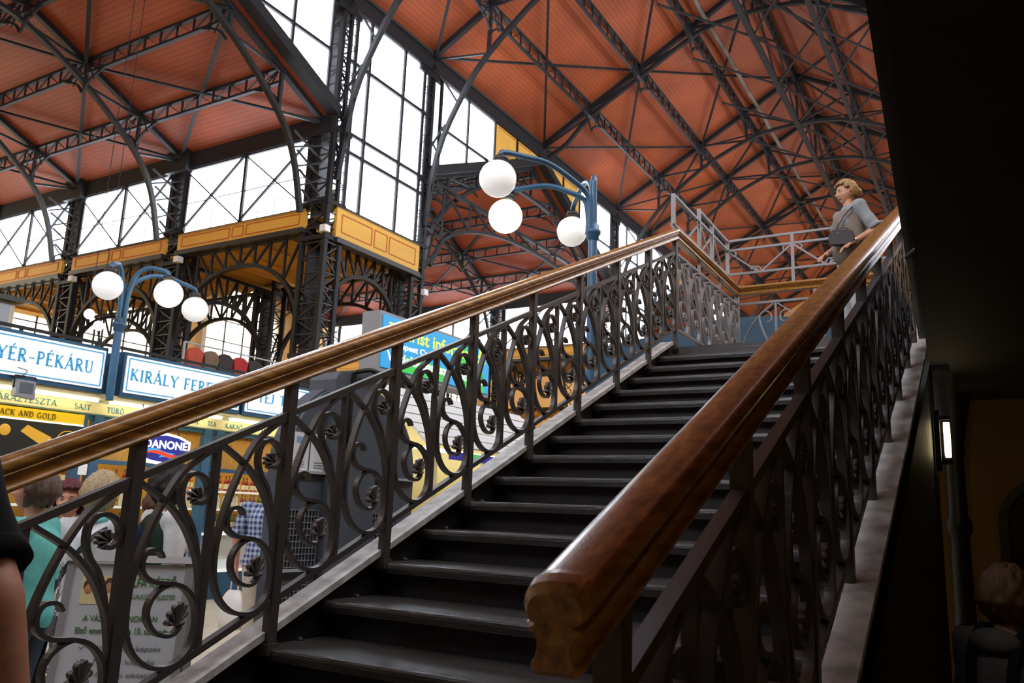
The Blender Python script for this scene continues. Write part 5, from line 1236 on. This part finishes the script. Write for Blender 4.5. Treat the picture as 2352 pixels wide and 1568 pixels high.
    for nm in 'LR':                                   # turned hem of each sleeve
        a, e, w_ = (Vector(J[q+nm]) for q in ('sh', 'el', 'wr')); t = min(1, sleeve*2) if sleeve <= .5 else (sleeve-.5)*2
        p, q = (a, e) if sleeve <= .5 else (e, w_); d = (q-p).normalized(); c = p.lerp(q, t)
        r = ((.052+(.04-.052)*t) if sleeve <= .5 else (.041+(.026-.041)*t))*(.5+.5*b)+topoff*1.2+.003
        cm = MB(); cm.tube([c-d*.03, c-d*.02, c+d*.012, c+d*.016, c+d*.012, c-d*.02], [r*.9, r, r*1.03, r*1.0, r*.93, r*.85], 24, cap=False); put('sleeve_hem', cm.mesh('sleeve_hem', top), T, P)
    put('hair', hair_mesh(hair, mat('hair_%s_%d' % (hairc.strip('#'), seed), hairc, .55, var=.45, vscale=30, stretch=(4, 4, 1), bump=.5, bscale=60), seed), hk, P)
    for nm in 'LR':
        a = Vector(J['an'+nm]); sm_ = MB(); capsule(sm_, a+Vector((0, -.03, -.052)), a+Vector((0, .135, -.06)), .046, .036); sm_.v = [(x, y, max(z, .004)) for x, y, z in sm_.v]
        put('shoe', sm_.mesh('shoe', clothmat(shoes)), T, P)
    if extra: extra(P, T, J, hk)
    return P
DOWN = ((.05, .0, -.29), (.03, .06, -.24)); BENT = ((.06, -.02, -.28), (-.08, .2, -.08)); HOLD = ((.07, .03, -.27), (-.12, .2, .02))
cr, sr = .859, .512      # direction to the right of the picture, in plan
# woman in turquoise
person('woman in a turquoise top with short grey-brown hair, at left behind the balustrade', (-2.06, .56, GZ), (-.8, -.6), 1.70, 'short', '#6e5b4e', '#d79f86', clothmat('#79d5cc'), clothmat('#4a5560'), (DOWN, BENT), sleeve=.8, build=1.18, seed=2, topoff=.016)
def shades(P, T, J, hk):
    m = MB()
    for s in (-1, 1): m.ball((s*.035, .075, .085), .026, 12, 8, 0, (1.1, .45, .6))
    m.bar((-.07, .06, .088), (.07, .06, .088), .006, .006); put('sunglasses', m.mesh('sunglasses', 'eye_dark'), hk, P)
person('smiling woman with dark red hair, sunglasses on her head and a striped top', (-2.82, 1.22, GZ), (.75, -.75), 1.64, 'short', '#6a1f2a', '#dc9f88', clothmat('#1d2236', '#e8e6e4', 'stripe'), clothmat('#2b2f3c'), (BENT, DOWN), sleeve=.4, build=1.1, extra=shades, seed=3)
def collar(c):
    def f(P, T, J, hk):
        m = MB(); m.tube([(.075*cos(a*pi/10), J['neck'][1]+.07*sin(a*pi/10)-.005, 1.425+.012*cos(a*pi/5)) for a in range(21)], .018, 8, cap=False); put('collar', m.mesh('collar', clothmat(c)), T, P)
    return f
def bagstrap(P, T, J, hk):
    collar('#7fd0d2')(P, T, J, hk)
    m = MB(); ribbon(m, smooth_path([(.16, .0, 1.42), (.09, -.135, 1.33), (-.05, -.165, 1.12), (-.17, -.1, .95)], 5), (0, 1, 0), .03, .012); put('bag_strap', m.mesh('bag_strap', 'iron_worn'), T, P)
person('woman seen from behind with short blonde hair and a white top', (-2.28, 1.06, GZ), (-.35, .95), 1.69, 'short', '#cdb48c', '#d9a68e', clothmat('#e6e6ea'), clothmat('#5b5f66'), (DOWN, DOWN), sleeve=.45, build=1.12, extra=bagstrap, seed=4, topoff=.018)
def vest(P, T, J, hk):
    m = MB(); capsule(m, (0, -.0, 1.0), (0, -.0, 1.3), .148, .142, 1.18); m.v = [v for v in m.v]; put('vest', m.mesh('vest', clothmat('#2f3f33')), T, P)
    m = MB(); capsule(m, (0, -.2, 1.02), (0, -.2, 1.28), .1, .09, 1.4); put('backpack', m.mesh('backpack', clothmat('#20293c')), T, P)
person('woman with a dark bob, white T-shirt and dark green vest, seen from behind', (-2.10, 1.40, GZ), (.25, .97), 1.76, 'bob', '#1c1216', '#d39c86', clothmat('#e9e7e6'), clothmat('#232b45'), (DOWN, DOWN), sleeve=.42, extra=vest, seed=5, topoff=.016)
person('brown-haired person in a navy jacket half hidden behind the dark-haired woman', (-2.85, 1.9, GZ), (-.2, .98), 1.62, 'short', '#5b3a28', '#c98f78', clothmat('#262d42'), clothmat('#23283a'), (DOWN, DOWN), sleeve=.95, seed=6)
# man in a plaid shirt with a carrier bag
mat('carrier_bag', '#e9e6e2', .35, var=.08, vscale=8)
def carrier(P, T, J, hk): pass
pm_ = person('man in a blue plaid short-sleeved shirt and beige trousers at the bottle stall', (-3.78, 3.86, GZ), (-.35, .9), 1.84, 'crop', '#4d3a30', '#c98b74', clothmat('#33456f', '#b9c3d6', 'plaid'), clothmat('#c3b7a4'), (((.1, .02, -.27), (.0, .04, -.25)), DOWN), sleeve=.42, sex='m', build=1.1, seed=7, topoff=.02)
bx2 = Vector((-4.08, 3.80, -.36))
cbg = thing('carrier_bag', 'white plastic carrier bag hanging from the hand of the plaid-shirted man', 'bag', bx2)
mb = MB(); prof = [(.001, -.02), (.12, 0), (.15, .1), (.14, .25), (.09, .33), (.05, .36)]; mb.lathe([(r*(1+.0*z), z) for r, z in prof], 18); 
mb.v = [(x*1.15+.012*sin(9*z*10+x*30), y*.55+.01*sin(31*x+20*z), z) for x, y, z in mb.v]; mb.put('bag_body', 'carrier_bag', cbg, Matrix.Translation(bx2-Vector((0, 0, .17))))
for s in (-1, 1):
    mb = MB(); mb.tube(smooth_path([bx2+Vector((s*.05, 0, .17)), bx2+Vector((s*.045, .0, .27)), bx2+Vector((0, 0, .33))], 4), .008, 6); mb.put('bag_handle', 'carrier_bag', cbg)
# woman on the landing
mat('bag_brown', '#2a211b', .5); mat('steel', '#c9ccd0', .25, metal=1)
def topw(P, T, J, hk):
    m = MB(); capsule(m, (0, .012, .98), (0, .012, 1.26), .155, .15, 1.2); put('vest', m.mesh('vest', clothmat('#8b8178')), T, P)
    w_ = Vector(J['wrL']); e = Vector(J['elL']); d = (w_-e).normalized(); m = MB(); c = w_-d*.03
    a = Vector((0, 0, 1)).cross(d).normalized(); b_ = d.cross(a); m.tube([c+(a*cos(t*pi/8)+b_*sin(t*pi/8))*.031 for t in range(17)], .008, 6, cap=False); m.ball(tuple(c+a*.03), .014, 10, 6); put('wrist_watch', m.mesh('wrist_watch', 'steel'), T, P)
person('blonde woman in grey with hair tied back on the landing above the stairs', (1.42, 5.72, FZ), (-.8, -.6), 1.63, 'updo', '#b08a56', '#d8a184', clothmat('#9aa3a8'), clothmat('#b9bec2'), (((.1, -.11, -.25), (-.06, .21, -.13)), ((.08, -.02, -.265), (-.1, .2, -.13))), sleeve=.46, extra=topw, seed=8, head_tilt=-.12, head_turn=-.1, topoff=.018)
hb = thing('handbag', 'dark brown handbag with studs held by the woman on the landing', 'bag', (1.3, 5.6, 3.05)); HB = Matrix.Translation((1.37, 5.5, 3.2)) @ Matrix.Diagonal((.72, .72, .8, 1)) @ Matrix.Translation((-1.28, -5.5, -3.2))
mb = MB(); mb.prism([(1.15, 3.14), (1.13, 3.24), (1.18, 3.30), (1.34, 3.32), (1.42, 3.27), (1.43, 3.17), (1.38, 3.12)], Matrix(((1, 0, 0, 0), (0, 0, -1, 5.56), (0, 1, 0, 0), (0, 0, 0, 1))), .1); mb.put('bag_body', 'bag_brown', hb, HB)
for x, z in ((1.3, 3.29), (1.33, 3.285), (1.25, 3.26)): mb = MB(); mb.ball((x, 5.455, z), .008, 8, 6); mb.put('stud', 'steel', hb, HB)
mb = MB(); ribbon(mb, smooth_path([(1.2, 5.53, 3.29), (1.3, 5.53, 3.45), (1.42, 5.56, 3.58), (1.47, 5.66, 3.6)], 5), (0, 1, 0), .018, .01); mb.put('strap', 'bag_brown', hb, HB)
# man in black at the left edge, standing on a lower step
person('man in a black T-shirt at the left edge, only his arm in view', (.258, -1.13, -5*RISE), (-.05, 1), 1.86, 'crop', '#2c2018', '#c58a70', clothmat('#111114'), clothmat('#22262f'), (DOWN, ((.215, .02, -.275), (.03, .06, -.27))), sleeve=.40, sex='m', build=1.05, seed=9, topoff=.02)
# girl in a hooded top, lower right
def hood(P, T, J, hk):
    m = MB(); m.ball((0, -.085, 1.395), .1, 18, 12, 0, (1.15, .62, .6)); put('hood', m.mesh('hood', clothmat('#5f5952')), T, P)
    m = MB()
    for s in (-1, 1): ribbon(m, smooth_path([(s*.1, .1, 1.2), (s*.105, .08, 1.36), (s*.1, 0, 1.46), (s*.1, -.1, 1.36), (s*.09, -.14, 1.2)], 4), (1, 0, 0), .012, .045)
    put('backpack_straps', m.mesh('backpack_straps', clothmat('#15171c')), T, P)
person('fair-haired child in a beige hooded top in the dark passage at lower right', (2.44, 1.62, GZ), (.55, .83), 1.42, 'bob', '#6b4a2c', '#c08b6d', clothmat('#5f5952'), clothmat('#2b2d33'), (DOWN, DOWN), sleeve=.95, seed=10, extra=hood, topoff=.024)
bpy.data.scenes.remove(TMP)
